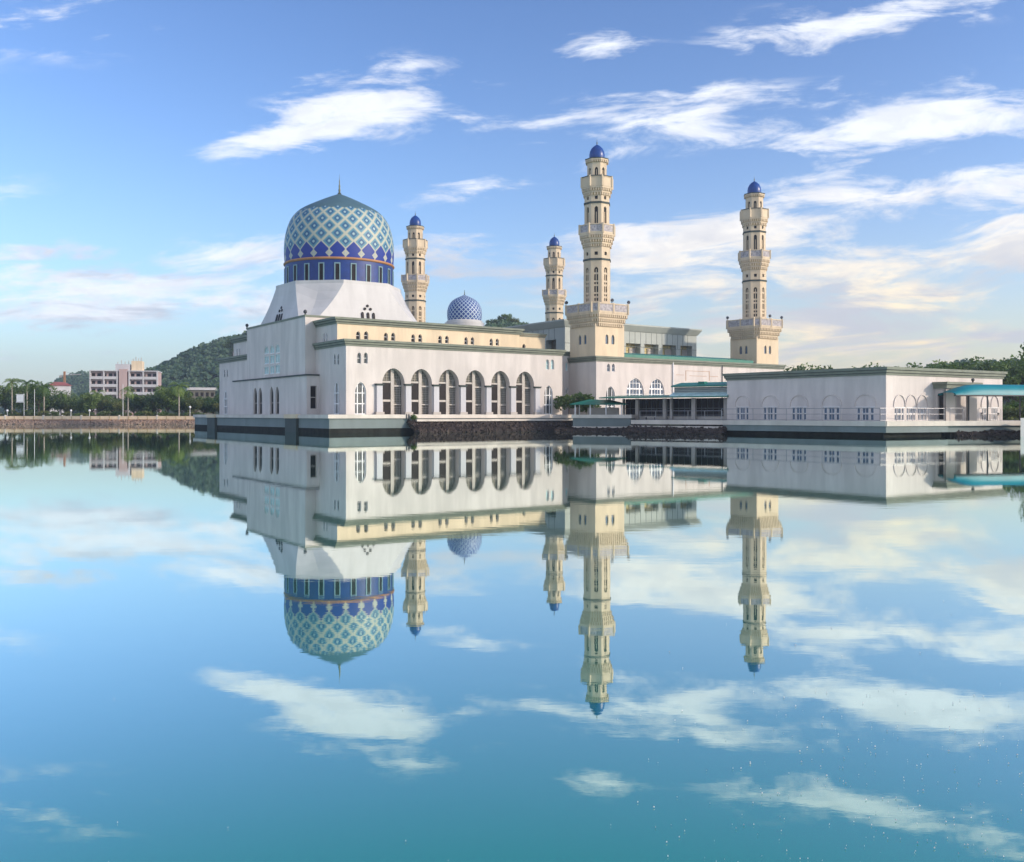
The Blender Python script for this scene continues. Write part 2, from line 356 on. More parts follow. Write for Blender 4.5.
class Face:
    """a vertical wall plane: A->B on plan, outward normal to the right of A->B"""
    def __init__(s, A, B):
        s.A, s.B = Vector(A), Vector(B); s.L = (s.B-s.A).length; s.U = (s.B-s.A).normalized(); s.N = Vector((s.U.y, -s.U.x))
    def p(s, t, z, d=0):
        q_ = s.A+s.U*t-s.N*d; return (q_.x, q_.y, z)
    def bar(s, mb, t0, t1, z0, z1, d0, d1, mi=0):
        vs = [s.p(t, z, d) for d in (d0, d1) for (t, z) in ((t0, z0), (t1, z0), (t1, z1), (t0, z1))]
        mb.add(vs, [(0, 1, 2, 3), (7, 6, 5, 4), (0, 4, 5, 1), (1, 5, 6, 2), (2, 6, 7, 3), (3, 7, 4, 0)], mi)
    def px(s, px_): return hit(s.A, s.U, px_)
    def Y(s, t): return (s.A+s.U*t).y
    def pwin(s, px_, ytop, ybot, wpx):
        """photo measurements -> position on the wall: centre, bottom, width, height"""
        t = s.px(px_); Y_ = s.Y(t); w = abs(s.px(px_+wpx/2)-s.px(px_-wpx/2)); z0 = ZY(ybot, Y_); z1 = ZY(ytop, Y_); return t, z0, w, z1-z0
    def wall(s, mb, z0, z1, holes=(), depth=.35, mi=0, t0=0, t1=None):
        t1 = s.L if t1 is None else t1
        loops = [[(t0, z0), (t1, z0), (t1, z1), (t0, z1)]]+[h for h in holes]
        tri = tessellate_polygon([[Vector((a, b_, 0)) for a, b_ in lp] for lp in loops]) if holes else [(0, 1, 2), (0, 2, 3)]
        flat = [p_ for lp in loops for p_ in lp]
        mb.add([s.p(a, b_) for a, b_ in flat], tri, mi)
        for h in holes:
            n = len(h); mb.add([s.p(a, b_) for a, b_ in h]+[s.p(a, b_, depth) for a, b_ in h], [(i, (i+1) % n, n+(i+1) % n, n+i) for i in range(n)], mi)
    def window(s, parent, hole, depth=.3, fw=.08, cols=(), rows=(), pane='glass', frame='frame', bw=.05, name='window', label=None):
        xs = [p_[0] for p_ in hole]; zs = [p_[1] for p_ in hole]; cx = (min(xs)+max(xs))/2; cz = (min(zs)+max(zs))/2
        w = max(xs)-min(xs); h = max(zs)-min(zs); kx = max(.1, 1-2*fw/w); kz = max(.1, 1-2*fw/h); mb = MB(); n = len(hole)
        inn = [(cx+(a-cx)*kx, cz+(b_-cz)*kz) for a, b_ in hole]; d0, d1 = depth-.13, depth-.02
        vs = [s.p(a, b_, d0) for a, b_ in hole]+[s.p(a, b_, d0) for a, b_ in inn]+[s.p(a, b_, d1) for a, b_ in inn]
        mb.add(vs, [(i, (i+1) % n, n+(i+1) % n, n+i) for i in range(n)]+[(n+i, n+(i+1) % n, 2*n+(i+1) % n, 2*n+i) for i in range(n)])
        for c in cols:
            bw_ = bw
            if isinstance(c, tuple): c, bw_ = c
            t = min(xs)+w*c+1e-4; sp_ = span(hole, t, 0)
            if sp_: s.bar(mb, t-bw_, t+bw_, sp_[0], sp_[1], d0+.01, d1)
        for r_ in rows:
            bw_ = bw
            if isinstance(r_, tuple): r_, bw_ = r_
            z = min(zs)+h*r_+1e-4; sp_ = span(hole, z, 1)
            if sp_: s.bar(mb, sp_[0], sp_[1], z-bw_, z+bw_, d0+.02, d1+.005)
        o = mb.build(name, frame, parent)
        pm = MB(); pm.add([s.p(a, b_, depth) for a, b_ in hole], [tuple(range(n))]); pm.build('pane', pane, o)
        if label: o['label'] = label
        return o
def offset(poly, d):
    n = len(poly); out_ = []
    for i in range(n):
        p0, p1, p2 = Vector(poly[i-1]), Vector(poly[i]), Vector(poly[(i+1) % n])
        e1, e2 = (p1-p0).normalized(), (p2-p1).normalized(); n1_, n2_ = Vector((e1.y, -e1.x)), Vector((e2.y, -e2.x))
        k = 1+n1_.dot(n2_); out_.append(p1+(n1_+n2_)*(d/max(k, .3)))
    return out_
def cornice(parent, poly, ztop, h, over, name='cornice', mats=('cornice', 'cornice_dark')):
    mb = MB()
    for f0, f1, o_, mi in ((0, .22, .30, 0), (.22, .30, .36, 1), (.30, .58, .62, 0), (.58, .66, .66, 1), (.66, 1, 1.0, 0)):
        mb.prism(offset(poly, over*o_), ztop-h+h*f0, ztop-h+h*f1, mi)
    return mb.build(name, list(mats), parent)
def block(parent, poly, z0, z1, holes={}, m='white', name='wall', depth=.35, roof=True):
    """walls of a footprint with openings on chosen sides"""
    mb = MB()
    for i in range(len(poly)):
        Face(poly[i], poly[(i+1) % len(poly)]).wall(mb, z0, z1, holes.get(i, ()), depth)
    if roof: mb.add([(p_[0], p_[1], z1) for p_ in poly], [tuple(range(len(poly)))])
    return mb.build(name, m, parent)

# ------------------------------------------------------------------ setting
TZ = EYE-.0           # top of the terrace kerb on the left
mb = MB(); mb.add([(-1500, -600, 0), (1500, -600, 0), (1500, 1500, 0), (-1500, 1500, 0)], [(0, 1, 2, 3)])
struct(mb.build('lake_water', 'water'))
mb = MB()
land = [(-1500, 234), (-62, 234), (-62, 185), (-30, 232), (60, 232), (70, 140), (130, 132), (1500, 132), (1500, 1500), (-1500, 1500)]
land = [(-1500, 233), (-75, 233), (-10, 233), (62, 175), (66, 138), (90, 128), (300, 120), (1500, 120), (1500, 1500), (-1500, 1500)]
mb.prism(land, -3, 1.25)
struct(mb.build('ground', 'grass'))
# path along the far shore
mb = MB(); mb.add([(-400, 235, 1.254), (-60, 235, 1.254), (-60, 239, 1.254), (-400, 239, 1.254)], [(0, 1, 2, 3)])
struct(mb.build('shore_path', 'floor'))

# ------------------------------------------------------------------ terrace of the mosque
P0 = AB(-3.6, -2.5)
aR = hit(P0, U, 571.5)
far_b = hit(P0, V, 193)
KB = .55
def corner_terrace():
    t = thing('terrace', 'long raised concrete terrace carrying the domed mosque above the water', 'terrace', (P0.x, P0.y, 0))
    pl = [P0, P0+U*(aR+1), P0+U*(aR+1)+V*far_b, P0+V*far_b]
    f0 = Face(pl[0], pl[1]); f3 = Face(pl[3], pl[0])
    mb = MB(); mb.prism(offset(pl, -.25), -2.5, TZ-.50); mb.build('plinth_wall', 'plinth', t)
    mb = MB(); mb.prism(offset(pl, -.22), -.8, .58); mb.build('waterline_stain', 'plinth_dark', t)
    mb = MB(); mb.prism(offset(pl, .0), TZ-.50, TZ-.02); mb.build('edge_band', 'bandstone', t)
    mb = MB(); mb.prism(offset(pl, -.4), TZ-.02, TZ+.0); mb.build('paving', 'floor', t)
    for px0, px1 in ((208, 215.5), (286, 297)):
        mb = MB(); a_, b_ = f3.px(px0), f3.px(px1)
        f3.bar(mb, a_, b_, -1, TZ-.52, -.15, .5); f3.bar(mb, a_-.2, b_+.2, TZ-.52, TZ+.04, -.25, .5, 1)
        mb.build('pier', ['cornice_dark', 'cream'], t)
    for px_ in (406.5, 408.7):
        mb = MB(); s_ = f0.px(px_); c = f0.p(s_, 0, -.08); mb.tube((c[0], c[1], TZ-.55), (c[0], c[1], TZ+.1), .06); mb.build('drain_pipe', 'darkmetal', t)
    return t
corner_terrace()

def riprap(name, line, out_, n, z1, m, label, seed, size=(.25, .6), back=.0):
    """line: plan points of the wall foot; rocks piled from the wall outward"""
    rnd = random.Random(seed); mb = MB(); A, B = Vector(line[0]), Vector(line[1]); D = B-A; N_ = Vector((D.y, -D.x)).normalized()
    for i in range(n):
        t = rnd.random(); k = rnd.random(); c = A+D*t+N_*(k*out_-back); z = (1-k)*z1-.1+rnd.uniform(-.12, .12); s = rnd.uniform(*size)
        vs = []; ax = Vector((rnd.uniform(-1, 1), rnd.uniform(-1, 1), rnd.uniform(-1, 1))); rot = Matrix.Rotation(rnd.uniform(0, 3), 3, ax)
        for x in (-1, 1):
            for y in (-1, 1):
                for zz in (-1, 1): vs.append(rot @ Vector((x*s*rnd.uniform(.5, 1), y*s*rnd.uniform(.4, .9), zz*s*rnd.uniform(.3, .7)))+Vector((c.x, c.y, z)))
        mb.add(vs, [(0, 1, 3, 2), (4, 6, 7, 5), (0, 4, 5, 1), (2, 3, 7, 6), (0, 2, 6, 4), (1, 5, 7, 3)])
    o = mb.build(name, m); tag(o, label, 'rocks', kind='stuff'); return o
aRock = hit(P0, U, 409)
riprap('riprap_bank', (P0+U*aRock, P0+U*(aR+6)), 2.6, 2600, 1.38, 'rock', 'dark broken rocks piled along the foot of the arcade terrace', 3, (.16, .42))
mb = MB(); A_, B_ = P0+U*(aRock+.8), P0+U*(aR+6); f = Face(A_, B_)
f.bar(mb, 0, f.L, 1.45, 1.72, -.75, .3)
tag(mb.build('concrete_ledge', 'bandstone'), 'pale thin concrete ledge above the dark rocks under the arcade', 'ledge')

# blue block that carries the round kiosk
KY = 131.0
kA, kB = P(571.5, KY+1.5), P(631.5, KY-1.2)
kD = (kB-kA).normalized(); kN = Vector((kD.y, -kD.x))
t = thing('kiosk_platform', 'blue grey projecting concrete platform under the small green roofed kiosk', 'platform', (kA.x, kA.y, 0))
pl = [kA, kB, kB-kN*9, kA-kN*9]
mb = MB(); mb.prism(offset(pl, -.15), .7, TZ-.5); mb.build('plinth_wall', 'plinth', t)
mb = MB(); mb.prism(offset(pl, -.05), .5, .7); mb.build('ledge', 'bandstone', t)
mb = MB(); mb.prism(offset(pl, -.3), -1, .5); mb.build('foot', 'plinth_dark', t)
mb = MB(); mb.prism(offset(pl, 0), TZ-.5, TZ-.02); mb.build('edge_band', 'bandstone', t)
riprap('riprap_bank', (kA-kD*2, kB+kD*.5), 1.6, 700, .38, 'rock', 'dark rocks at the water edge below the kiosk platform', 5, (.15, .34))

# right hand terrace, lower
RT = EYE-.70
RC = P(886, 100.5); RW0 = P(723, 116); RE = P(948, 104.5)
t = thing('lower_terrace', 'lower concrete terrace with railing round the flat white building', 'terrace', (RC.x, RC.y, 0))
L0 = P(631.5, 124.0)
pl = [L0, RW0, RC, RE, P(1021, 108), P(1080, 111), P(1080, 150), P(640, 160)]
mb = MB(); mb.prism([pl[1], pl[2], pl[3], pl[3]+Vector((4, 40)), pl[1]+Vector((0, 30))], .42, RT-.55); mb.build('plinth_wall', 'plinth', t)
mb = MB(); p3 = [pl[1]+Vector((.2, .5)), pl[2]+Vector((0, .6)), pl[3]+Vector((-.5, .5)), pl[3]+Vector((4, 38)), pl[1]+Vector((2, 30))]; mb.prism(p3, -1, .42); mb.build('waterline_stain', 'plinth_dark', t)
mb = MB()
for i in range(5):
    f = Face(pl[i], pl[i+1])
    f.bar(mb, 0, f.L, RT-.55+.0015*i, RT-.0015*i, -.12, .6)
mb.build('edge_band', 'bandstone', t)
mb = MB(); mb.prism([p_+Vector((0, .3)) for p_ in pl], RT-.5, RT-.04); mb.build('paving', 'floor', t)
f = Face(L0, RW0); mb = MB(); f.bar(mb, 0, f.L, RT-1.0, RT-.75, -.5, .3); mb.build('ledge', 'bandstone', t)
mb = MB()
for i in (3, 4):
    f = Face(pl[i], pl[i+1]); f.bar(mb, 0, f.L, RT-1.25, RT-.552, .25, .8, 0)
    for k in range(4): f.bar(mb, f.L*(k+.4)/4-.25, f.L*(k+.4)/4+.25, -1, RT-1.252, .5, 1.2, 1)
mb.build('support_beam', ['plinth', 'plinth_dark'], t)
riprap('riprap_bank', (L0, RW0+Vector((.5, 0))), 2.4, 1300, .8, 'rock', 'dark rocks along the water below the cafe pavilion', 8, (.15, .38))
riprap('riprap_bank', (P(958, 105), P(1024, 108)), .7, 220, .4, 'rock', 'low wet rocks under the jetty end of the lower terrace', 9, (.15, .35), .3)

def railing(pts, z, h, label, dpx=2.2, group='terrace railings'):
    t = thing('railing', label, 'railing', (pts[0].x, pts[0].y, z), group=group)
    mb = MB(); 
    for i in range(len(pts)-1):
        f = Face(pts[i], pts[i+1])
        for hh, r_ in ((h, .03), (h*.55, .022), (.12, .022)): mb.tube(f.p(0, z+hh), f.p(f.L, z+hh), r_)
        n = max(1, int(f.L/dpx))
        for k in range(n+1):
            p_ = f.p(f.L*k/n, z); pm = MB(); pm.tube(p_, (p_[0], p_[1], z+h-.01), .035); pm.build('post', 'metal', t)
    mb.build('rail', 'metal', t); return t
inn = Vector((0, .9))
railing([RW0+inn, RC+inn+Vector((-.2, .2)), RE+inn], RT-.04, 1.42, 'thin grey metal railing along the edge in front of the flat white building')
railing([P(640, 124.8), P(722, 117.2)], RT-.04, 1.2, 'dark thin railing in front of the cafe pavilion')

# ------------------------------------------------------------------ mosque
mosque = thing('mosque', 'large white mosque with a blue latticed dome and an arcade facing the lake', 'mosque', (C0.x, C0.y, TZ))
Z1 = ZY(338.5, 122.5)      # top of lower cornice
Z2 = ZY(316.2, 124.8)      # top of upper cornice
aW = hit(C0, U, 562.3); bL = hit(C0, V, 219.5)
def pts_ab(a0, a1, b0, b1): return [AB(a0, b0), AB(a1, b0), AB(a1, b1), AB(a0, b1)]
low = pts_ab(0, aW, 0, bL)
fr_ = Face(low[0], low[1]); fl_ = Face(low[3], low[0])
# -- arcade side
holesR = []; winsR = []
ARCH = [(393.6, 368.3, 22.5), (421.6, 369.0, 21.2), (449, 369.6, 20.4), (475.3, 370.2, 19.4), (500.6, 370.9, 18.6), (525.2, 371.6, 18)]
arches = []
for cx, yt, w in ARCH:
    t_, z0, w_, h_ = fr_.pwin(cx, yt, 415.6, w); hp = arch(t_, w_, TZ+.02, ZY(yt, fr_.Y(t_))-TZ, .62, 10); arches.append((t_, w_, hp)); holesR.append(hp)
def triple(f, px_, yt, wpx, wins, z0=TZ+.02):
    t_, _, w_, h_ = f.pwin(px_, yt, 415, wpx); hh = ZY(yt, f.Y(t_))-z0
    wins.append((arch(t_, w_, z0, hh, .9), dict(cols=((.28, .07), (.72, .07)), rows=((.33, .07), (.66, .06)), fw=.12)))
def pair(f, px_, gap, yt, yb, wpx, wins, pane='glass', fw=.05):
    for s_ in (-1, 1):
        t_, z0, w_, h_ = f.pwin(px_+s_*gap/2, yt, yb, wpx); wins.append((arch(t_, w_, z0, h_, .8), dict(fw=fw, pane=pane, rows=(.5,), bw=.03)))
triple(fr_, 360.5, 382, 11.5, winsR); triple(fr_, 548.6, 385.5, 8.5, winsR)
pair(fr_, 362.5, 6.6, 352.6, 363.6, 3.9, winsR); pair(fr_, 550, 5.0, 359.5, 369.5, 3.2, winsR, 'glass_teal')
winsL = []
pair(fl_, 336.5, 3.4, 354, 364.5, 1.6, winsL, 'glass_dark', .03)
triple(fl_, 336.8, 382, 5.2, winsL)
pair(fl_, 226, 3, 369.5, 377, 1.1, winsL, 'glass_dark', .03)
triple(fl_, 225.8, 391, 3.4, winsL)
mbw = MB()
fr_.wall(mbw, TZ-.02, Z1-.6, holesR, 1.9)
mbw = MB(); 
def wall_multi(mb, f, z0, z1, deep, wins, d1=1.0, d2=.3):
    loops = deep+[w[0] for w in wins]
    f.wall(mb, z0, z1, loops, d2)
    for h_ in deep:
        n = len(h_); mb.add([f.p(a, b_, d2) for a, b_ in h_]+[f.p(a, b_, d1) for a, b_ in h_], [(i, (i+1) % n, n+(i+1) % n, n+i) for i in range(n)])
    
wall_multi(mbw, fr_, TZ-.02, Z1-.5, holesR, winsR)
wall_multi(mbw, fl_, TZ-.02, Z1-.5, [], winsL, d2=.10)
Face(low[1], low[2]).wall(mbw, TZ-.02, Z1-.5); Face(low[2], low[3]).wall(mbw, TZ-.02, Z1-.5)
mbw.add([(p_[0], p_[1], Z1-.5) for p_ in low], [(0, 1, 2, 3)])
mbw.build('lower_wing_wall', 'white', mosque)
for f_, ws, dd_ in ((fr_, winsR, .3), (fl_, winsL, .10)):
    for hole, kw in ws: f_.window(mosque, hole, dd_, **kw)
cornice(mosque, low, Z1, .85, .45)
# arch bays with their screens
for (t_, w_, hp) in arches:
    d = 1.0; zs = [p_[1] for p_ in hp]; top = max(zs); x0, x1 = t_-w_/2, t_+w_/2
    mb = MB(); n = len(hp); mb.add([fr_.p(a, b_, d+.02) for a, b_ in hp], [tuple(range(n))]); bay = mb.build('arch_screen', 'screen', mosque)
    mb = MB(); H_ = top-TZ
    xc = x0+w_*.56
    sp_ = span(hp, xc, 0); fr_.bar(mb, xc-.24, xc+.24, TZ, sp_[1], d-.3, d+.01)
    za = TZ+H_*.705; fr_.bar(mb, x0, xc-.24, za-.12, za+.12, d-.25, d)
    fr_.bar(mb, xc+.24, x1, TZ+H_*.62-.1, TZ+H_*.62+.1, d-.25, d)
    zb = TZ+H_*.30; fr_.bar(mb, x0, xc-.24, zb-.14, zb+.14, d-.25, d)
    fr_.bar(mb, xc+.24, x1, TZ+H_*.22-.07, TZ+H_*.22+.07, d-.25, d)
    fr_.bar(mb, x0+.28, x0+.40, TZ, zb, d-.5, d)
    mb.build('frame', 'frame_grey', bay)
    mb = MB(); fr_.bar(mb, x0, xc-.24, zb+.14, za-.12, d-.2, d+.005); fr_.bar(mb, x0+.4, xc-.24, TZ, zb-.14, d-.2, d+.005); mb.build('door', 'glass_dark', bay)
    mb = MB()
    for k in range(1, 5):
        x_ = xc+.24+(x1-xc-.24)*k/5; sp_ = span(hp, x_, 0); fr_.bar(mb, x_-.018, x_+.018, TZ, min(TZ+H_*.8, sp_[1]), d-.06, d)
    for k in range(1, 12):
        z_ = TZ+H_*.62*k/12; fr_.bar(mb, xc+.24, x1, z_-.018, z_+.018, d-.065, d)
    for k in range(1, 9):
        x_ = x0+w_*k/9; sp_ = span(hp, x_, 0)
        if sp_: fr_.bar(mb, x_-.018, x_+.018, za+.12, max(za+.13, sp_[1]), d-.05, d)
    for k in range(1, 5):
        z_ = za+(top-za)*k/5; sp_ = span(hp, z_, 1)
        if sp_: fr_.bar(mb, sp_[0], sp_[1], z_-.018, z_+.018, d-.055, d)
    mb.build('lattice', 'frame_grey', bay)
for px_, yt in ((378.5, 383.6), (407.3, 384), (435.2, 384.6), (462, 385.2), (487.6, 385.6), (512, 386.2), (536.3, 386.6)):
    t_ = fr_.px(px_); zt = ZY(yt, fr_.Y(t_)); mb = MB()
    fr_.bar(mb, t_-.42, t_+.42, TZ+.35, zt-.25, -.38, -.002); c = mb.build('column', 'offwhite', mosque)
    mb = MB(); fr_.bar(mb, t_-.55, t_+.55, zt-.25, zt-.12, -.48, -.002); fr_.bar(mb, t_-.62, t_+.62, zt-.12, zt, -.55, -.003); mb.build('capital', 'cornice_dark', c)
    mb = MB(); fr_.bar(mb, t_-.6, t_+.6, TZ, TZ+.35, -.55, -.002); mb.build('base', 'frame_grey', c)
# -- upper storey
bU = hit(AB(.15, 0), V, 337.2); aU = hit(AB(0, bU), U, 519.5)
bU2 = hit(AB(.15, 0), V, 233.5)
up = [AB(.15, bU), AB(aU, bU), AB(aU, bU2), AB(.15, bU2)]
fu = Face(up[0], up[1]); ful = Face(up[3], up[0]); wu = []; wul = []
for c_, g_ in ((362.2, 8), (389.6, 7.2), (416.7, 7), (443.5, 6.8), (469.3, 6.4), (494.3, 6)):
    k = (c_-362)/132; pair(fu, c_, g_, 331.2+k*7.3, 339.6+k*7.3-1.2*k, 4.2-1.0*k, wu, 'glass_dark')
for c_ in (313.5, 325.5): pair(ful, c_, 2.8, 333+(325.5-c_)*.2, 343+(325.5-c_)*.1, 1.1, wul, 'glass_dark', .02)
pair(ful, 238.5, 2.6, 348.5, 356, .9, wul, 'glass_dark', .02)
mb = MB(); wall_multi(mb, fu, Z1-.4, Z2-.4, [], wu); 
Face(up[1], up[2]).wall(mb, Z1-.4, Z2-.4); Face(up[2], up[3]).wall(mb, Z1-.4, Z2-.4)
mb.add([(p_[0], p_[1], Z2-.4) for p_ in up], [(0, 1, 2, 3)])
mb.build('upper_storey_wall', 'cream', mosque)
mb = MB(); wall_multi(mb, ful, Z1-.4, Z2-.4, [], wul, d2=.10); mb.build('upper_storey_end_wall', 'white', mosque)
for f_, ws, dd_ in ((fu, wu, .3), (ful, wul, .10)):
    for hole, kw in ws: f_.window(mosque, hole, dd_, **kw)
cornice(mosque, up, Z2, .85, .55)
# lower cream piece at the arcade's far end
a2 = hit(AB(0, bU+.3), U, 545)
st = [AB(aU+.02, bU+.3), AB(a2, bU+.3), AB(a2, bU+9), AB(aU+.02, bU+9)]
zst = ZY(333.6, 146); fs_ = Face(st[0], st[1])
w_ = []; t_, z0, ww, hh = fs_.pwin(524, 344, 348.5, 3.4); w_.append((arch(t_, ww, z0, hh, .8), dict(pane='glass_dark', fw=.04)))
mb = MB(); wall_multi(mb, fs_, Z1-.4, zst-.3, [], w_)
for i in (1, 2, 3): Face(st[i], st[(i+1) % 4]).wall(mb, Z1-.4, zst-.3)
mb.add([(p_[0], p_[1], zst-.3) for p_ in st], [(0, 1, 2, 3)]); mb.build('stair_head_wall', 'cream', mosque)
for hole, kw in w_: fs_.window(mosque, hole, .3, **kw)
cornice(mosque, st, zst, .6, .25, mats=('cornice', 'orange'))
# -- tall block on the entrance side
bT0 = 10.2; aT = -1.5
bT1 = hit(AB(aT, 0), V, 247)
ZT = ZY(314.6, AB(aT, bT0).y)
tb = [AB(aT, bT0), AB(12, bT0), AB(12, bT1), AB(aT, bT1)]
ft = Face(tb[3], tb[0]); wt = []
for r_, (y0, y1) in enumerate(((345.2, 353.8), (355.5, 363.8), (366, 374.2))):
    for c_, px_ in enumerate((266.3, 271.9, 277.3)):
        t_, z0, w_, h_ = ft.pwin(px_, y0-c_*1.0+.6, y1-c_*.5+.3, 4.6)
        wt.append((arch(t_, w_, z0, h_, .7) if r_ == 0 else rect(t_, w_, z0, h_), dict(pane='glass_teal', fw=.10, cols=(.5,), bw=.025)))
mb = MB(); wall_multi(mb, ft, TZ, ZT-.25, [], wt, d2=.18)
for i in (0, 1, 2): Face(tb[i], tb[(i+1) % 4]).wall(mb, TZ, ZT-.25)
mb.add([(p_[0], p_[1], ZT-.25) for p_ in tb], [(0, 1, 2, 3)]); mb.build('entrance_tower_wall', 'white', mosque)
for hole, kw in wt: ft.window(mosque, hole, .18, frame='frame', **kw)
mb = MB(); mb.prism(offset(tb, .12), ZT-.25, ZT); mb.build('coping', 'cornice', mosque)
for p_ in (tb[0], tb[3]):
    mb = MB(); mb.lathe([(.0, ZT), (.12, ZT), (.1, ZT+.15), (.24, ZT+.28), (.27, ZT+.45), (.18, ZT+.62), (0, ZT+.7)], (p_[0], p_[1]), 10); mb.build('finial', 'darkmetal', mosque, True)
# -- porch
aP = -1.85
sP = hit(AB(aP, 0), V, 306.6); eP = hit(AB(aP, 0), V, 233.5); zP = ZY(374, AB(aP, sP).y)
po = [AB(aP, sP), AB(.02, sP), AB(.02, eP), AB(aP, eP)]
fp = Face(po[3], po[0]); fpr = Face(po[0], po[1]); wp = []
for px_ in (255.2, 260.2, 271.6, 277.2):
    t_, z0, w_, h_ = fp.pwin(px_, 387.8-(px_-255)*.05, 415, 3.6); wp.append((arch(t_, w_, TZ+.02, ZY(387.8-(px_-255)*.05, fp.Y(t_))-TZ-.02, 1.0), dict(pane='glass_dark', fw=.09, rows=(.42,), frame='frame_grey')))
hpr = [rect(fpr.L*.55, fpr.L*.5, ZY(409, AB(aP, sP).y+.8), 25*124/950*.98)]
mb = MB(); wall_multi(mb, fp, TZ, zP-.2, [], wp); fpr.wall(mb, TZ, zP-.2, hpr, .3)
Face(po[2], po[3]).wall(mb, TZ, zP-.2); mb.add([(p_[0], p_[1], zP-.2) for p_ in po], [(0, 1, 2, 3)]); mb.build('porch_wall', 'white', mosque)
for hole, kw in wp: fp.window(mosque, hole, .3, **kw)
fpr.window(mosque, hpr[0], .28, pane='glass_dark', frame='frame_grey', rows=(.5,))
mb = MB(); mb.prism(offset(po, .15), zP-.2, zP); mb.build('coping', 'cornice_dark', mosque)
# -- dome base (skirt), drum, dome
k_ = (339.5-512)/F
DB = 29.0; A0 = AB(0, DB); DA = hit(A0, U, 339.5); DC = A0+U*DA
DY = DC.y; sc_ = DY/F
def ring(r_, s_, z):     # 16 points: octagon r_ (apothem) morphing into square half side s_
    pass
zb0 = Z2-.9; zb1 = ZY(288, DY)
oc = lambda r, off=0: [DC+Vector((math.cos(a_), math.sin(a_)))*r for a_ in [math.atan2(U.y, U.x)+R(22.5+45*i+off) for i in range(8)]]
topo = oc(60*sc_*1.03)
sq = 11.2; mid_s = 9.6; zm = ZY(318, DY)
sqv = [DC+U*x*sq+V*y*sq for x, y in ((1, 1), (-1, 1), (-1, -1), (1, -1))]
mb = MB()
# top octagon vertices: 0 at 22.5deg .. ; faces: main trapezoids to square sides, folded triangles at the corners
O = [(p_.x, p_.y, zb1) for p_ in topo]
Q = [(p_.x, p_.y, zb0) for p_ in sqv]
O2 = []
for p_ in topo:
    d_ = p_-DC; q2 = DC+d_*1.0; O2.append((q2.x, q2.y, zb1-.5))
for i in range(8): mb.add([O[i], O[(i+1) % 8], O2[(i+1) % 8], O2[i]], [(0, 1, 2, 3)])
def lerp3(a_, b_, t): return tuple(a_[i]+(b_[i]-a_[i])*t for i in range(3))
def lerp3(a_, b_, t): return tuple(a_[i]+(b_[i]-a_[i])*t for i in range(3))
NR_ = 6; rings = []
for k in range(NR_+1):
    t_ = k/NR_; g_ = .62*t_+.38*t_**2.2; rg_ = []
    for j in range(4):
        a_, b_ = O2[2*j], O2[2*j+1]; md = lerp3(a_, b_, .5)
        for w_, p_ in ((0, a_), (1, md), (0, b_)):
            q_ = lerp3(p_, Q[j], g_); x, y = q_[0]-DC.x, q_[1]-DC.y
            if w_: f__ = 1-.30*math.sin(math.pi*min(1, t_*1.25))/math.hypot(x, y); x *= f__; y *= f__
            rg_.append((DC.x+x, DC.y+y, p_[2]+(Q[j][2]-p_[2])*t_))
    rings.append(rg_)
mb.add([p_ for rg_ in rings for p_ in rg_], [(k*12+i, k*12+(i+1) % 12, (k+1)*12+(i+1) % 12, (k+1)*12+i) for k in range(NR_) for i in range(12)])
mb.add([(p_.x, p_.y, zb1) for p_ in topo], [tuple(range(8))])
skirt = mb.build('dome_base', 'skirt', mosque)
# windows on the two sloping faces seen
def slope_windows(j):
    a_, b_ = Vector(O2[2*j+1]), Vector(O2[(2*j+2) % 8]); q1, q2 = Vector(Q[j]), Vector(Q[(j+1) % 4])
    top = (Vector(rings[2][3*j+2])+Vector(rings[2][(3*j+3) % 12]))/2; bot = (Vector(rings[5][3*j+2])+Vector(rings[5][(3*j+3) % 12]))/2;  dn = (bot-top).normalized(); al = (b_-a_).normalized(); nn = al.cross(dn).normalized()
    if nn.z < 0: nn = -nn
    Lh = (bot-top).length
    def patch(cx, c0, w, h, rnd_=False):
        c = top+al*cx+dn*c0+nn*.10
        if rnd_: pl_ = [(w*math.cos(t), w*math.sin(t)) for t in [i*math.pi/6 for i in range(12)]]
        else: pl_ = [(p_[0], -p_[1]) for p_ in arch(0, w, -h, h, .8)]
        n = len(pl_); mb = MB()
        mb.add([c+al*x-dn*(-y) for x, y in pl_]+[c+al*x+dn*y-nn*.12 for x, y in pl_], [tuple(range(n))]+[(i, (i+1) % n, n+(i+1) % n, n+i) for i in range(n)])
        w_ = mb.build('window', 'glass_dark', skirt)
    for x in (-.95, 0, .95): patch(x, Lh*.42, .42, 2.0)
    for x in (-.48, .48): patch(x, Lh*.29, .22, 0, True)
    patch(0, Lh*.17, .22, 0, True)
for j in range(4): slope_windows(j)
# drum
zd0, zd1 = zb1, ZY(267.5, DY)
N22 = 22; rD = 53.3*sc_
mb = MB(); mb.lathe([(rD, zd0-.1), (rD, zd1)], DC, 88); drum = mb.build('drum', 'drum_blue', mosque, True)
for i in range(N22):
    a_ = 2*math.pi*(i+.5)/N22-math.pi/2
    n_ = Vector((math.cos(a_), math.sin(a_))); c = DC+n_*(rD-.05); tt = Vector((-n_.y, n_.x))
    f_ = Face(c-tt*.46, c+tt*.46); f_.N = n_
    mb = MB(); zt_ = zd1-.55; zb_ = zd0+.05
    for x0, x1, z0, z1 in ((0, .16, zb_, zt_), (.76, .92, zb_, zt_), (.16, .76, zt_-.16, zt_)): f_.bar(mb, x0, x1, z0, z1, -.14, .1)
    w_ = mb.build('window', 'drum_frame', drum)
    mb = MB(); f_.bar(mb, .16, .76, zb_, zt_-.16, -.07, .1); mb.build('pane', 'glass_dark', w_)
mb = MB(); zr = zd1
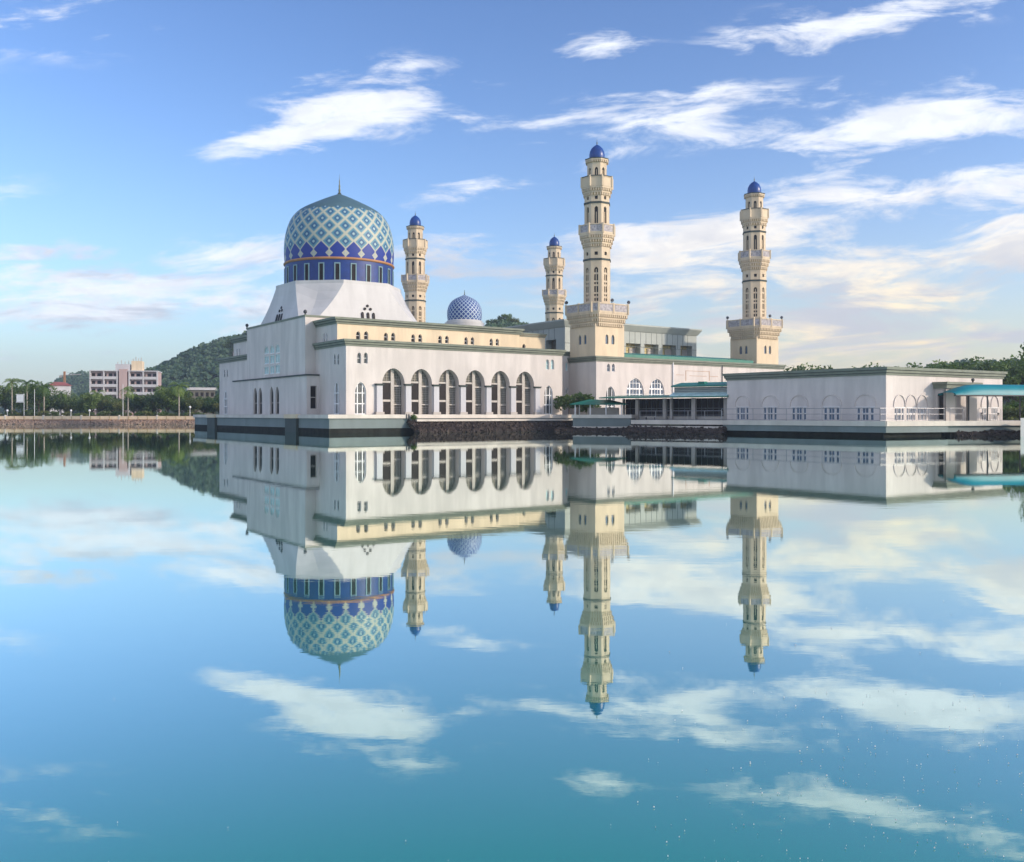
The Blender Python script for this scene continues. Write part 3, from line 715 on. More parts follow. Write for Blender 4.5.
mb.lathe([(rD-.2, zr-.1), (rD+.14, zr-.02), (rD+.22, zr+.12), (rD+.20, zr+.25), (rD+.1, zr+.34), (rD-.3, zr+.36)], DC, 88); mb.build('rim', 'orange', mosque, True)
prof_px = [(267.5, 53.2), (262, 53.7), (256, 54.0), (250, 54.0), (243, 53.6), (236, 52.5), (230, 50.9), (224, 48.6), (218.5, 45.2), (214, 40.8), (211, 36.5), (208, 31.2), (204.5, 24.2), (201, 17.0), (197.5, 9.3), (193.8, .3)]
prof = [(r_*sc_, ZY(y_, DY)) for y_, r_ in prof_px]
# refine the profile
def refine(pr, k=3):
    out_ = []
    for i in range(len(pr)-1):
        p0 = pr[max(0, i-1)]; p1 = pr[i]; p2 = pr[i+1]; p3 = pr[min(len(pr)-1, i+2)]
        for j in range(k):
            t = j/k; out_.append(tuple(.5*((2*p1[c])+(-p0[c]+p2[c])*t+(2*p0[c]-5*p1[c]+4*p2[c]-p3[c])*t*t+(-p0[c]+3*p1[c]-3*p2[c]+p3[c])*t**3) for c in (0, 1)))
    out_.append(pr[-1]); return out_
def uv_dome(name, prof, c, n, reps, rowh, m, parent, phase=0):
    prof = refine(prof); mb = MB(); mb.lathe(prof, c, n); o = mb.build(name, m, parent, True)
    L = [0]
    for i in range(1, len(prof)): L.append(L[-1]+math.hypot(prof[i][0]-prof[i-1][0], prof[i][1]-prof[i-1][1]))
    uvl = o.data.uv_layers.new(name='UVMap')
    for k in range(len(prof)-1):
        for i in range(n):
            pg = o.data.polygons[k*n+i]; vals = ((i, k), (i+1, k), (i+1, k+1), (i, k+1))
            for li, (ii, kk) in zip(pg.loop_indices, vals): uvl.data[li].uv = (ii/n*reps+phase, rowh[0]+(L[kk])/rowh[1])
    return o
dome = uv_dome('main_dome', prof, DC, 132, N22, (-.12, 2.46), M['dome_big'], mosque, .0)
mb = MB(); zt = ZY(194.5, DY)
mb.lathe([(1.4, zt-.75), (1.0, zt-.35), (.35, zt-.1), (.30, zt+.15), (.14, zt+.35), (.20, zt+.7), (.11, zt+1.0), (.15, zt+1.35), (.07, zt+1.7), (.09, zt+2.1), (.03, zt+2.5), (.015, ZY(174.5, DY))], DC, 14); mb.build('finial', 'gold', mosque, True)
# -- small dome on the back roof
SC = P(464.5, 186); s2 = 186/F
mb = MB(); mb.lathe([(20*s2, Z2-4), (20*s2, ZY(323.2, 186)), (18*s2, ZY(322.8, 186)), (18*s2, ZY(321.4, 186)), (16*s2, ZY(320.2, 186))], SC, 40); sd_ = mb.build('small_dome_base', 'skirt', mosque)
prof = [(r_*s2, ZY(y_, 186)) for y_, r_ in [(321, 16.6), (317, 17.3), (312, 17.3), (308, 16.5), (304, 14.7), (301, 12.2), (299, 9.3), (297.2, 5.6), (296, 2.9), (294.8, .2)]]
sd_ = uv_dome('small_dome', prof, SC, 80, 24, (.3, .88), M['dome_small'], mosque)
mb = MB(); mb.tube((SC.x, SC.y, ZY(296, 186)), (SC.x, SC.y, ZY(290, 186)), .12, .03); mb.build('finial', 'gold', sd_)
# rear prayer hall mass under the small dome
rh = [AB(aU-8, bU+12), AB(aU+4, bU+12), AB(aU+4, 56), AB(aU-8, 56)]
mb = MB(); mb.prism([AB(14, bU2-.2), AB(30, bU2-.2), AB(30, 75), AB(14, 75)], 0, Z2-1.2); mb.build('rear_hall_wall', 'white', mosque)

# -- lower wing beyond the arcade, under the middle minaret
MC = P(596.2, 143.4); ZM = ZY(355.6, 142.9)
tl = hit(MC, V, 570.8); tr = hit(MC, U, 783.5)
mw = [MC, MC+U*tr, MC+U*tr+V*26, MC+V*26]
fm = Face(mw[0], mw[1]); fml = Face(mw[3], mw[0]); wm = []
pair(fm, 611, 4.8, 363.8, 371.6, 2.9, wm, 'glass_blue')
t_, z0, w_, h_ = fm.pwin(610.5, 386.5, 398, 9); wm.append((arch(t_, w_, TZ-.3, ZY(386.5, fm.Y(t_))-TZ+.3, .8), dict(cols=((.27, .06), (.73, .06)), rows=((.33, .06), (.62, .06)), fw=.12)))
for px_, yt, wp_ in ((635.3, 378, 17.5), (656.8, 378.6, 15.5)):
    t_, z0, w_, h_ = fm.pwin(px_, yt, 396, wp_); zw_ = ZY(396.5, fm.Y(t_)); wm.append((arch(t_, w_, zw_, ZY(yt, fm.Y(t_))-zw_, .7, 9), dict(cols=((.22, .12), (.78, .12), (.41, .04), (.59, .04)), rows=((.12, .05), (.42, .12), (.72, .04)), fw=.14, pane='glass_blue')))
mb = MB(); wall_multi(mb, fm, 1.0, ZM-.4, [], wm)
for i in (1, 2, 3): Face(mw[i], mw[(i+1) % 4]).wall(mb, 1.0, ZM-.4)
mb.add([(p_[0], p_[1], ZM-.4) for p_ in mw], [(0, 1, 2, 3)]); mb.build('long_wing_wall', 'white', mosque)
for hole, kw in wm: fm.window(mosque, hole, .3, **kw)
cornice(mosque, mw, ZM, .8, .35)
for px_ in (672.5, 721.8, 797):
    t_ = fm.px(px_)
    if t_ < fm.L:
        a_ = fm.p(t_, 4, -.12); mb = MB(); mb.tube(a_, (a_[0], a_[1], ZM-.1), .11 if px_ < 700 else .07); mb.build('drain_pipe', 'frame' if px_ < 700 else 'darkmetal', mosque)
mb = MB()
for x0, x1, y0, y1 in ((685.7, 709.3, 370.6, 370.9), (685.6, 686, 370.6, 381), (709, 709.4, 371, 381), (689.5, 706.5, 375.6, 375.9), (676, 684, 374.6, 374.9), (710, 718, 376.2, 376.5)):
    t0, t1 = fm.px(x0), fm.px(x1); Y_ = fm.Y(t0); fm.bar(mb, t0, t1, ZY(y1, Y_), ZY(y0, Y_), -.03, .02)
mb.build('wall_conduit', 'orange', mosque)
# recessed link between both wings
bK = 2.9
k0, k1 = AB(aW-.5, bK), MC+V*(tl)
lk = [AB(aW-.3, bK), AB(aW+7, bK), AB(aW+7, bK+8), AB(aW-.3, bK+8)]
fk = Face(lk[0], lk[1]); wk = []
t_, z0, w_, h_ = fk.pwin(566.5, 387, 406, 3); wk.append((arch(t_, w_, z0, h_, .9), dict(cols=(.5,), rows=(.33, .66))))
t_, z0, w_, h_ = fk.pwin(567, 362, 371, 3); wk.append((arch(t_, w_, z0, h_, .9), dict(pane='glass_teal')))
zk = ZY(351, 147.5)
mb = MB(); wall_multi(mb, fk, TZ-.02, zk-.3, [], wk); mb.add([(p_[0], p_[1], zk-.3) for p_ in lk], [(0, 1, 2, 3)]); mb.build('link_wall', 'white', mosque)
for hole, kw in wk: fk.window(mosque, hole, .3, **kw)
cornice(mosque, lk, zk, .7, .25)
# green strip of roof behind the cornice
t0, t1 = fm.px(624), fm.px(757); q0 = fm.A+fm.U*t0-fm.N*.8; q1 = fm.A+fm.U*t1-fm.N*.8
mb = MB(); dz0 = ZY(352.2, q0.y)-ZY(361, q1.y)
for (a_, b_) in ((q0, q1),):
    n_ = -fm.N; zA, zB = ZM+.85, ZM+.72
    vs = [(a_.x, a_.y, ZM-.02), (b_.x, b_.y, ZM-.02), (b_.x, b_.y, ZM+.55), (a_.x, a_.y, ZM+.55)]+[((p_+n_*4).x, (p_+n_*4).y, z_) for p_, z_ in ((a_, ZM-.02), (b_, ZM-.02), (b_, ZM+1.1), (a_, ZM+1.1))]
    mb.add(vs, [(0, 1, 2, 3), (7, 6, 5, 4), (0, 4, 5, 1), (1, 5, 6, 2), (2, 6, 7, 3), (3, 7, 4, 0)])
mb.build('green_roof', 'greenroof', mosque)

# ------------------------------------------------------------------ grey roof building
GC = P(565, 160); gtr = hit(GC, U, 696.5); gtl = hit(GC, V, 520)
gb = [GC, GC+U*gtr, GC+U*gtr+V*(gtl+4), GC+V*(gtl+4)]
grey = thing('grey_hall', 'pale grey panelled hall with flat roof rising behind the middle minaret', 'building', (GC.x, GC.y, TZ))
zg = ZY(319.5, 160); fg = Face(gb[0], gb[1]); fgl = Face(gb[3], gb[0])
hg = []
for a_, b_ in ((547.5, 560), ):
    pass
for px0, px1 in ((571, 576.5), (583, 598), (603, 620), (626, 640.5), (644.5, 658.5), (662.5, 676), (680.5, 692)):
    t0, t1 = fg.px(px0), fg.px(px1); Y_ = fg.Y((t0+t1)/2); z1_ = ZY(343.4+(px0-626)*.045, Y_); hg.append([(t0, ZM-1), (t1, ZM-1), (t1, z1_), (t0, z1_)])
hgl = []
t0, t1 = fgl.px(546), fgl.px(556); z1_ = ZY(339.8, 163); hgl.append([(t0, ZM-1), (t1, ZM-1), (t1, z1_), (t0, z1_)])
mb = MB(); fg.wall(mb, ZM-1.5, zg-1.2, hg, 1.4); fgl.wall(mb, ZM-1.5, zg-1.2, hgl, 1.2)
Face(gb[1], gb[2]).wall(mb, ZM-1.5, zg-1.2); Face(gb[2], gb[3]).wall(mb, ZM-1.5, zg-1.2); mb.build('wall', 'grey_clad', grey)
mb = MB(); mb.prism(gb, TZ-1, ZM-1.502); mb.build('lower_wall', 'white', grey)
mb = MB(); mb.frustum(offset(gb, .12), zg-1.2, offset(gb, .75), zg-.25); mb.prism(offset(gb, .78), zg-.25, zg); mb.build('roof', 'grey_clad', grey)
mb = MB(); zt0, zt1 = zg-3.9, zg-1.25
for k in range(1, int(fg.L/1.35)):
    fg.bar(mb, k*1.35-.035, k*1.35+.035, zt0, zt1, -.025, .02)
fg.bar(mb, 0, fg.L, zt0-.05, zt0+.03, -.03, .02)
for k in range(1, int(fgl.L/1.6)): fgl.bar(mb, k*1.6-.04, k*1.6+.04, zt0, zt1, -.025, .02)
mb.build('panel_joints', 'joint', grey)
for hh in hg:
    mb = MB(); mb.add([fg.p(a_, b_, 1.4) for a_, b_ in hh], [(0, 1, 2, 3)]); w_ = mb.build('opening', 'ochre', grey)
    mb = MB(); x0, x1 = hh[0][0], hh[1][0]; fg.bar(mb, x0+(x1-x0)*.18, x0+(x1-x0)*.26, ZM-1, hh[2][1], 1.1, 1.39); fg.bar(mb, x0+(x1-x0)*.55, x1, ZM-1, hh[2][1]-.7, 1.2, 1.39); mb.build('door', 'frame_grey', w_)
for hh in hgl:
    mb = MB(); mb.add([fgl.p(a_, b_, 1.2) for a_, b_ in hh], [(0, 1, 2, 3)]); mb.build('opening', 'screen', grey)

# ------------------------------------------------------------------ minarets
def ngon(r, n=8, off=.5): return [Vector((math.cos(2*math.pi*(i+off)/n), math.sin(2*math.pi*(i+off)/n)))*(r/math.cos(math.pi/n)) for i in range(n)]
def make_minaret(loc, label):
    t = thing('minaret', label, 'minaret', (loc[0], loc[1], 0), math.atan2(U.y, U.x), 'minarets of the mosque')
    zz = lambda y: EYE+(HZ-y)*((146.2 if y < 302 else 144.6)/F)
    def B(mb, name, m, par=t, smooth=False):
        o = mb.build(name, m, None, smooth); o.parent = par; return o
    s0 = 2.98; base = [Vector(p_)*s0 for p_ in ((-1, -1), (1, -1), (1, 1), (-1, 1))]
    zb, zt = ZM-.3, zz(324)
    # base with a pair of windows on each side
    mb = MB(); allw = []
    for i in range(4):
        f = Face(base[i], base[(i+1) % 4]); hs = [arch(f.L/2+s_*.62, .62, zz(343.6), zz(334)-zz(343.6), .9) for s_ in (-1, 1)]
        f.wall(mb, zb, zt, hs, .2); allw.append((f, hs))
    mb.add([(p_.x, p_.y, zt) for p_ in base], [(0, 1, 2, 3)])
    B(mb, 'base', 'cream')
    for f, hs in allw:
        for h_ in hs:
            mb = MB(); n = len(h_); mb.add([f.p(a_, b_, .19) for a_, b_ in h_], [tuple(range(n))]); B(mb, 'window', 'glass_blue')
    mb = MB(); mb.prism(offset(base, .12), zb-.15, zb+.25); B(mb, 'base_moulding', 'cornice')
    def corbel(shape, rs, z0, z1, name, per=.42):
        """flaring tiers with rows of little brackets"""
        mb = MB(); n = len(rs)-1; dz = (z1-z0)/n
        for k in range(n):
            pa, pb = shape(rs[k]), shape(rs[k+1]); za = z0+dz*k
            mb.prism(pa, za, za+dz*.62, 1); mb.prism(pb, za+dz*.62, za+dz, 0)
            for i in range(len(pb)):
                f = Face(pb[i], pb[(i+1) % len(pb)]); m_ = max(3, int(f.L/per)); dd = (rs[k+1]-rs[k])
                for j in range(m_):
                    c = f.L*(j+.5)/m_; f.bar(mb, c-f.L/m_*.27, c+f.L/m_*.27, za+.02, za+dz*.62, .02, dd+.05, 0)
        return B(mb, name, ['tower', 'tower_dark'])
    sqs = lambda r: [Vector(p_)*r for p_ in ((-1, -1), (1, -1), (1, 1), (-1, 1))]
    # platform outline: square with cut corners
    def plat(r):
        c = r*.22; return [Vector(p_) for p_ in ((-r+c, -r), (r-c, -r), (r, -r+c), (r, r-c), (r-c, r), (-r+c, r), (-r, r-c), (-r, -r+c))]
    corbel(lambda r: plat(r) if r > s0+.25 else plat(r), [s0+.02, s0+.28, s0+.52, s0+.78], zt-.35, zz(312.8), 'platform_corbel', .40)
    def parapet(shape, r, z0, z1, name, pan=True):
        mb = MB(); pl_ = shape(r); mb.prism(shape(r-.02), z0-.001, z0+.25); pm = MB()
        for i in range(len(pl_)):
            f = Face(pl_[i], pl_[(i+1) % len(pl_)]); m_ = 2 if f.L > 4 else 1
            f.bar(mb, 0, f.L, z1-.16, z1, -.03, .22)
            for j in range(m_+1):
                c = f.L*j/m_; f.bar(mb, c-.13, c+.13, z0, z1+.10, -.06, .2)
            for j in range(m_):
                c0, c1 = f.L*j/m_+.13, f.L*(j+1)/m_-.13
                if c1 > c0: f.bar(pm, c0, c1, z0+.25, z1-.16, .04, .14)
        o = B(mb, name, 'tower')
        mm = pm.build('parapet_panel', 'panel' if pan else 'tower'); mm.parent = o
        return o
    parapet(plat, s0+.85, zz(312.8), zz(303.2), 'platform_parapet')
    def shaft(r0, r1, z0, z1, rows, name):
        """octagonal shaft; rows: (zbottom, ztop, width, arched, pane)"""
        mb = MB(); p0 = ngon(r0); ws = []
        for i in range(8):
            f = Face(p0[i], p0[(i+1) % 8]); hs = []
            for (a_, b_, w_, ar, pane) in rows:
                hs.append(arch(f.L/2, w_, a_, b_-a_, .7, 5) if ar else rect(f.L/2, w_, a_, b_-a_))
            f.wall(mb, z0, z1, hs, .22); ws.append((f, hs))
        mb.add([(p_.x, p_.y, z1) for p_ in p0], [tuple(range(8))])
        o = B(mb, name, 'tower')
        for f, hs in ws:
            for h_, (a_, b_, w_, ar, pane) in zip(hs, rows):
                m2 = MB(); n = len(h_); m2.add([f.p(x, z, .21) for x, z in h_], [tuple(range(n))], 1)
                if pane == 'grid':
                    xs = [p_[0] for p_ in h_]; H_ = b_-a_
                    for k in range(1, 8):
                        z = a_+H_*k/8.6; f.bar(m2, min(xs), max(xs), z-.14, z+.14, .06, .2, 0) if k % 3 else None
                    f.bar(m2, f.L/2-.06, f.L/2+.06, a_, b_-w_*.5, .05, .2, 0)
                elif pane == 'mid':
                    f.bar(m2, f.L/2-.05, f.L/2+.05, a_, a_+(b_-a_)*.72, .1, .2, 0)
                w2 = B(m2, 'window', ['tower', 'dark'], o)
        return o
    def band(r, z, h, mname='cornice_dark'):
        mb = MB(); mb.prism(ngon(r), z-h/2, z+h/2); B(mb, 'string_course', mname)
    r1 = 2.02
    shaft(r1, r1, zz(313), zz(246.3), [(zz(301), zz(267), .62, True, 'grid'), (zz(255), zz(251.6), .5, False, 'dark')], 'lower_shaft')
    band(r1+.1, zz(259.2), .28); 
    corbel(lambda r: ngon(r), [r1+.02, r1+.22, r1+.42, r1+.62], zz(246.5), zz(233.6), 'balcony_corbel', .36)
    parapet(lambda r: ngon(r), r1+.66, zz(233.6), zz(224.2), 'balcony_parapet')
    r2 = 1.90
    shaft(r2, r2, zz(234), zz(194.5), [(zz(226), zz(206), .55, True, 'mid'), (zz(199), zz(195.6), .45, False, 'dark')], 'middle_shaft')
    band(r2+.1, zz(202.2), .28)
    corbel(lambda r: ngon(r), [r2+.02, r2+.20, r2+.40], zz(195), zz(186.3), 'upper_corbel', .36)
    parapet(lambda r: ngon(r), r2+.46, zz(186.3), zz(176), 'upper_parapet', False)
    mb = MB(); mb.prism(ngon(r2+.5), zz(176.6), zz(175.6)); B(mb, 'coping', 'cornice_dark')
    r3 = 1.48
    shaft(r3, r3, zz(187), zz(161), [(zz(175), zz(166.2), .5, True, 'mid')], 'lantern')
    corbel(lambda r: ngon(r), [r3+.02, r3+.28], zz(161.2), zz(157.8), 'crown', .3)
    mb = MB(); mb.prism(ngon(r3+.32), zz(157.8), zz(156.9)); B(mb, 'crown_coping', 'cornice_dark')
    rr = 1.22; z0 = zz(156.9)
    mb = MB(); mb.lathe([(rr*.93, z0), (rr, z0+.4), (rr*1.0, z0+.75), (rr*.92, z0+1.25), (rr*.72, z0+1.75), (rr*.42, z0+2.1), (rr*.15, z0+2.32), (.03, z0+2.42)], (0, 0), 24); d_ = B(mb, 'dome', 'blue', t, True)
    mb = MB(); mb.lathe([(.10, z0+2.3), (.05, z0+2.5), (.12, z0+2.65), (.04, z0+2.8), (.01, z0+3.3)], (0, 0), 8); B(mb, 'finial', 'gold', d_, True)
    for p_ in ((-3.8, 3.0), (-.2, -3.6), (3.7, -3.1)):
        mb = MB(); zc = zz(303)+.1; mb.tube((p_[0], p_[1], zc-.9), (p_[0], p_[1], zc+.1), .05); 
        mb.tube((p_[0]-.25, p_[1]-.15, zc+.25), (p_[0]+.3, p_[1]+.2, zc+.42), .10, .27, 10); B(mb, 'loudspeaker', 'darkmetal')
    return t
mn = make_minaret(P(597, 148), 'tall cream minaret nearest the viewer, standing in the middle beside the arcade')
for px_, Y_, lab in ((754.3, 171.2, 'cream minaret on the right rising behind the flat white building'),
                     (415.3, 200.5, 'cream minaret just right of the big dome behind the arcade wing'),
                     (554.3, 224.5, 'smallest looking cream minaret between the small dome and the nearest minaret')):
    c = copy_tree(mn); p_ = P(px_, Y_); c.location = (p_.x, p_.y, 0); c['label'] = lab

# ------------------------------------------------------------------ cafe pavilion
pY = 127.0
cafe = thing('cafe_pavilion', 'dark glazed pavilion with stepped green roofs between the minaret and the flat building', 'pavilion', (P(680, pY).x, pY, RT))
c0, c1 = P(622, 134.5), P(728, 123.5)
f = Face(c0, c1); zc = lambda y, t_: ZY(y, f.Y(t_))
ztop = ZY(398, f.Y(f.L*.5))
mb = MB(); mb.prism([c0-f.N*.9, c1-f.N*.9, c1-f.N*7, c0-f.N*7], RT, ztop-.05); mb.build('glazed_wall', 'glass_dark', cafe)
for px_, w_ in ((623.5, .12), (637, .22), (664.5, .22), (671, .12), (693.5, .28), (726, .3)):
    t_ = f.px(px_); mb = MB(); f.bar(mb, t_-w_, t_+w_, RT, ztop-.03, -.1, .3); mb.build('column', 'frame_grey', cafe)
mb = MB(); f.bar(mb, 0, f.L, RT+.0, RT+.45, .5, .8); mb.build('dwarf_wall', 'frame_grey', cafe)
mb = MB()
for k in range(1, 19): f.bar(mb, f.L*k/19-.025, f.L*k/19+.025, RT+.45, ztop-.1, .82, .88)
f.bar(mb, 0, f.L, RT+1.5, RT+1.58, .78, .87); mb.build('mullions', 'joint', cafe)
e0, e1 = P(601, 134), P(729, 122.5); fe = Face(e0, e1)
def slab(mb, f, t0, t1, z00, z01, z10, z11, d0, d1, mi=0):
    vs = [f.p(t0, z00, d0), f.p(t1, z00, d0), f.p(t1, z01, d0), f.p(t0, z01, d0), f.p(t0, z10, d1), f.p(t1, z10, d1), f.p(t1, z11, d1), f.p(t0, z11, d1)]
    mb.add(vs, [(0, 1, 2, 3), (7, 6, 5, 4), (0, 4, 5, 1), (1, 5, 6, 2), (2, 6, 7, 3), (3, 7, 4, 0)], mi)
mb = MB(); ze = ztop; slab(mb, fe, 0, fe.L, ze, ze+.16, ze+.35, ze+.5, -.6, 5.0); mb.build('lower_roof', 'greenroof', cafe)
g0 = fe.px(671); mb = MB(); slab(mb, fe, g0, fe.L, ze+.18, ze+.30, ze+.9, ze+1.0, -.5, 1.6); mb.build('flashing', 'glass_teal', cafe)
mb = MB(); slab(mb, fe, g0+.2, fe.L-.3, ze+.62, ze+1.4, ze+.62, ze+1.4, .6, 5); mb.build('fascia', 'grey_clad', cafe)
for k in range(3):
    mb = MB(); z_ = ze+.8+.22*k; fe.bar(mb, g0+.2, fe.L-.3, z_, z_+.08, .53, .6); mb.build('fascia_rail', 'joint', cafe)
mb = MB(); slab(mb, fe, g0-.1, fe.L-.1, ze+1.42, ze+1.62, ze+1.95, ze+2.1, .2, 3.2); 
vs0 = fe.px(693); fe.bar(mb, vs0, vs0+.9, ze+1.7, ze+2.15, 1.5, 2.5); mb.build('upper_roof', 'greenroof', cafe)
# furniture glimpses: low bench rail inside
bt = thing('bench', 'low pale bench on the terrace before the dark pavilion glass', 'bench', (P(648, 128).x, 128, RT-.04))
mb = MB(); a_ = P(645, 128.4); b_ = P(656, 127.6); fb = Face(a_, b_); fb.bar(mb, 0, fb.L, RT+.34, RT+.42, -.25, .25); mb.build('seat', 'frame_grey', bt)
for k in (.1, .9):
    mb = MB(); fb.bar(mb, fb.L*k-.04, fb.L*k+.04, RT-.04, RT+.34, -.2, .2); mb.build('leg', 'darkmetal', bt)

# ------------------------------------------------------------------ kiosk on the blue platform
kc = P(600, 135.5); kz = TZ-.02
kio = thing('kiosk', 'small open kiosk with low green hipped roof on the blue grey platform', 'kiosk', (kc.x, kc.y, kz))
kd = (P(629, 134.6)-P(575, 136.5)).normalized(); kn = Vector((-kd.y, kd.x)); hw = 4.0; hd = 2.2
zr0 = ZY(403.9, 133.5); zr1 = ZY(401.2, 135)
mb = MB(); ev = [kc-kd*hw-kn*hd, kc+kd*hw-kn*hd, kc+kd*hw+kn*hd, kc-kd*hw+kn*hd]; rg = [kc-kd*1.6-kn*.1, kc+kd*1.2-kn*.1, kc+kd*1.2+kn*.1, kc-kd*1.6+kn*.1]
mb.prism(ev, zr0-.1, zr0); mb.frustum(ev, zr0, rg, zr1+.25); mb.build('roof', 'greenroof', kio)
for x in (-.82, -.28, .28, .82):
    for y in (-1, 1):
        c = kc+kd*hw*x+kn*hd*.78*y; mb = MB(); mb.obox(c, kd, .07, .07, kz, zr0-.1); mb.build('post', 'frame', kio)
mb = MB(); mb.obox(kc+kn*.6+kd*.4, kd, 2.2, .5, kz, kz+1.0); mb.build('counter', 'frame_grey', kio)

# ------------------------------------------------------------------ flat white building on the right
NC = P(886, 104.5); NL = P(727, 122.5); NR = P(1002.5, 116.5)
flat = thing('flat_building', 'flat roofed pale white building with arched wall mouldings on the lower terrace', 'building', (NC.x, NC.y, RT))
ZN = ZY(366.6, 104.2)
fp_ = [NL, NC, NR, NR+(NL-NC)*.9]
fa, fb2 = Face(NL, NC), Face(NC, NR)
mb = MB(); wa, wb = [], []
def litwin(f, px_, w, y0, y1, ws):
    for k, ww in ((-1, .22), (0, .40), (1, .22)):
        for (ya, yb) in ((y0, y0+(y1-y0)*.46), (y0+(y1-y0)*.54, y1)):
            t_, z0, w_, h_ = f.pwin(px_+k*w*.40, ya, yb, w*ww); ws.append((rect(t_, w_, max(z0, RT+.05), h_), k))
for px_, w in ((742.5, 11.5), (770, 13), (799, 14), (831.5, 15.3), (865.3, 16.6)): litwin(fa, px_, w, 407.3, 420.6, wa)
for px_, w in ((899.3, 9), (911, 8.4), (922.2, 8), (985, 6.2), (994.5, 6)): litwin(fb2, px_, w, 407.8, 420.6, wb)
fa.wall(mb, RT-.04, ZN-.5, [w_[0] for w_ in wa], .16); fb2.wall(mb, RT-.04, ZN-.5, [w_[0] for w_ in wb], .16)
Face(fp_[2], fp_[3]).wall(mb, RT-.04, ZN-.5); Face(fp_[3], fp_[0]).wall(mb, RT-.04, ZN-.5); mb.add([(p_[0], p_[1], ZN-.5) for p_ in fp_], [(0, 1, 2, 3)])
mb.build('wall', 'white', flat)
for f_, ws in ((fa, wa), (fb2, wb)):
    for i in range(0, len(ws), 6):
        mb = MB(); pm = MB()
        for hole, k in ws[i:i+6]:
            pm.add([f_.p(a_, b_, .15) for a_, b_ in hole], [(0, 1, 2, 3)])
            (x0, z0), (x1, z1) = hole[0], hole[2]
            for b4 in ((x0, x0+.05, z0, z1), (x1-.05, x1, z0, z1), (x0+.05, x1-.05, z1-.05, z1), (x0+.05, x1-.05, z0, z0+.05)): f_.bar(mb, *b4, .04, .14)
            if k == 0: f_.bar(mb, (x0+x1)/2-.02, (x0+x1)/2+.02, z0+.05, z1-.05, .05, .14)
        xs = [h[0][0][0] for h in ws[i:i+6]]; zs = [h[0][0][1] for h in ws[i:i+6]]; xe = [h[0][1][0] for h in ws[i:i+6]]; zt = [h[0][2][1] for h in ws[i:i+6]]
        f_.bar(mb, min(xs)-.12, max(xe)+.12, max(zt)+.001, max(zt)+.07, -.05, .05)
        w2 = mb.build('window', 'frame', flat); pm.build('pane', 'glass_blue', w2)
        # arched moulding over the window
        mbm = MB(); c = (min(xs)+max(xe))/2; hw = (max(xe)-min(xs))/2*1.25; zb_ = max(zt)+.1; rise = 1.35*(1 if f_ is fa else 1.0)
        pts = [(c+hw*math.cos(a_), zb_+rise*(math.sin(a_)**.9 if a_ < math.pi else 0)) for a_ in [math.pi*k/14 for k in range(15)]]
        for k in range(14):
            (xa, za), (xb, zb2) = pts[k], pts[k+1]; nx, nz = (za-zb2), (xb-xa); l_ = math.hypot(nx, nz); nx, nz = nx/l_*.045, nz/l_*.045
            q4 = [(xa-nx, za-nz), (xb-nx, zb2-nz), (xb+nx, zb2+nz), (xa+nx, za+nz)]
            mbm.add([f_.p(x, z, -.10) for x, z in q4]+[f_.p(x, z, .02) for x, z in q4], [(0, 1, 2, 3), (0, 4, 5, 1), (1, 5, 6, 2), (2, 6, 7, 3), (3, 7, 4, 0)])
        mbm.build('arch_moulding', 'white', w2)
cornice(flat, fp_, ZN, .88, .4)
mb = MB()
zl = RT+1.62
# entrance porch on its right side
q0 = hit(NC, fb2.U, 946); pA = NC+fb2.U*q0
pt = fb2.px(941); wpx = 7.5
dN = fb2.N; pp = [pA-fb2.U*.0, ]
s0_ = fb2.px(934.5); bk0 = fb2.A+fb2.U*s0_; dfw = hit(bk0, dN, 946.0)
s1_ = hit(fb2.A+dN*dfw, fb2.U, 977)
pc = [bk0+dN*dfw, fb2.A+fb2.U*s1_+dN*dfw, fb2.A+fb2.U*s1_, bk0]
zpt = ZY(381.8, pc[0].y)
porch = MB(); porch.prism(offset(pc, .25), zpt-.75, zpt-.28); porch.prism(offset(pc, .45), zpt-.28, zpt); porch.build('porch_roof', 'cornice', flat)
mb = MB()
fpl = Face(pc[3], pc[0]); fpf = Face(pc[0], pc[1])
hole = rect(fpl.L*.55, fpl.L*.55, RT+.1, zpt-.9-RT-.5)
fpl.wall(mb, RT-.04, zpt-.752, [hole], .3); fpf.wall(mb, RT-.04, zpt-.752, [], .3, 0, 0, fpf.L*.22)
fpf.bar(mb, 0, fpf.L*.28, RT-.03, zpt-.753, .002, .3)
fpf.bar(mb, fpf.L*.72, fpf.L*1.0, RT-.03, zpt-.753, .002, .3, 1)
fpf.bar(mb, fpf.L*.36, fpf.L*.46, RT-.03, zpt-.753, .5, .9, 1)
mb.build('porch_wall', ['white', 'frame_grey'], flat)
mb = MB(); mb.add([fpl.p(a_, b_, .28) for a_, b_ in hole], [(0, 1, 2, 3)]); mb.build('door', 'dark', flat)
mb = MB(); c = pc[1]+dN*-.5; mb.lathe([(0, zpt), (.12, zpt), (.1, zpt+.2), (.22, zpt+.3), (.2, zpt+.48), (0, zpt+.55)], (c.x, c.y), 8); mb.build('roof_vent', 'darkmetal', flat)

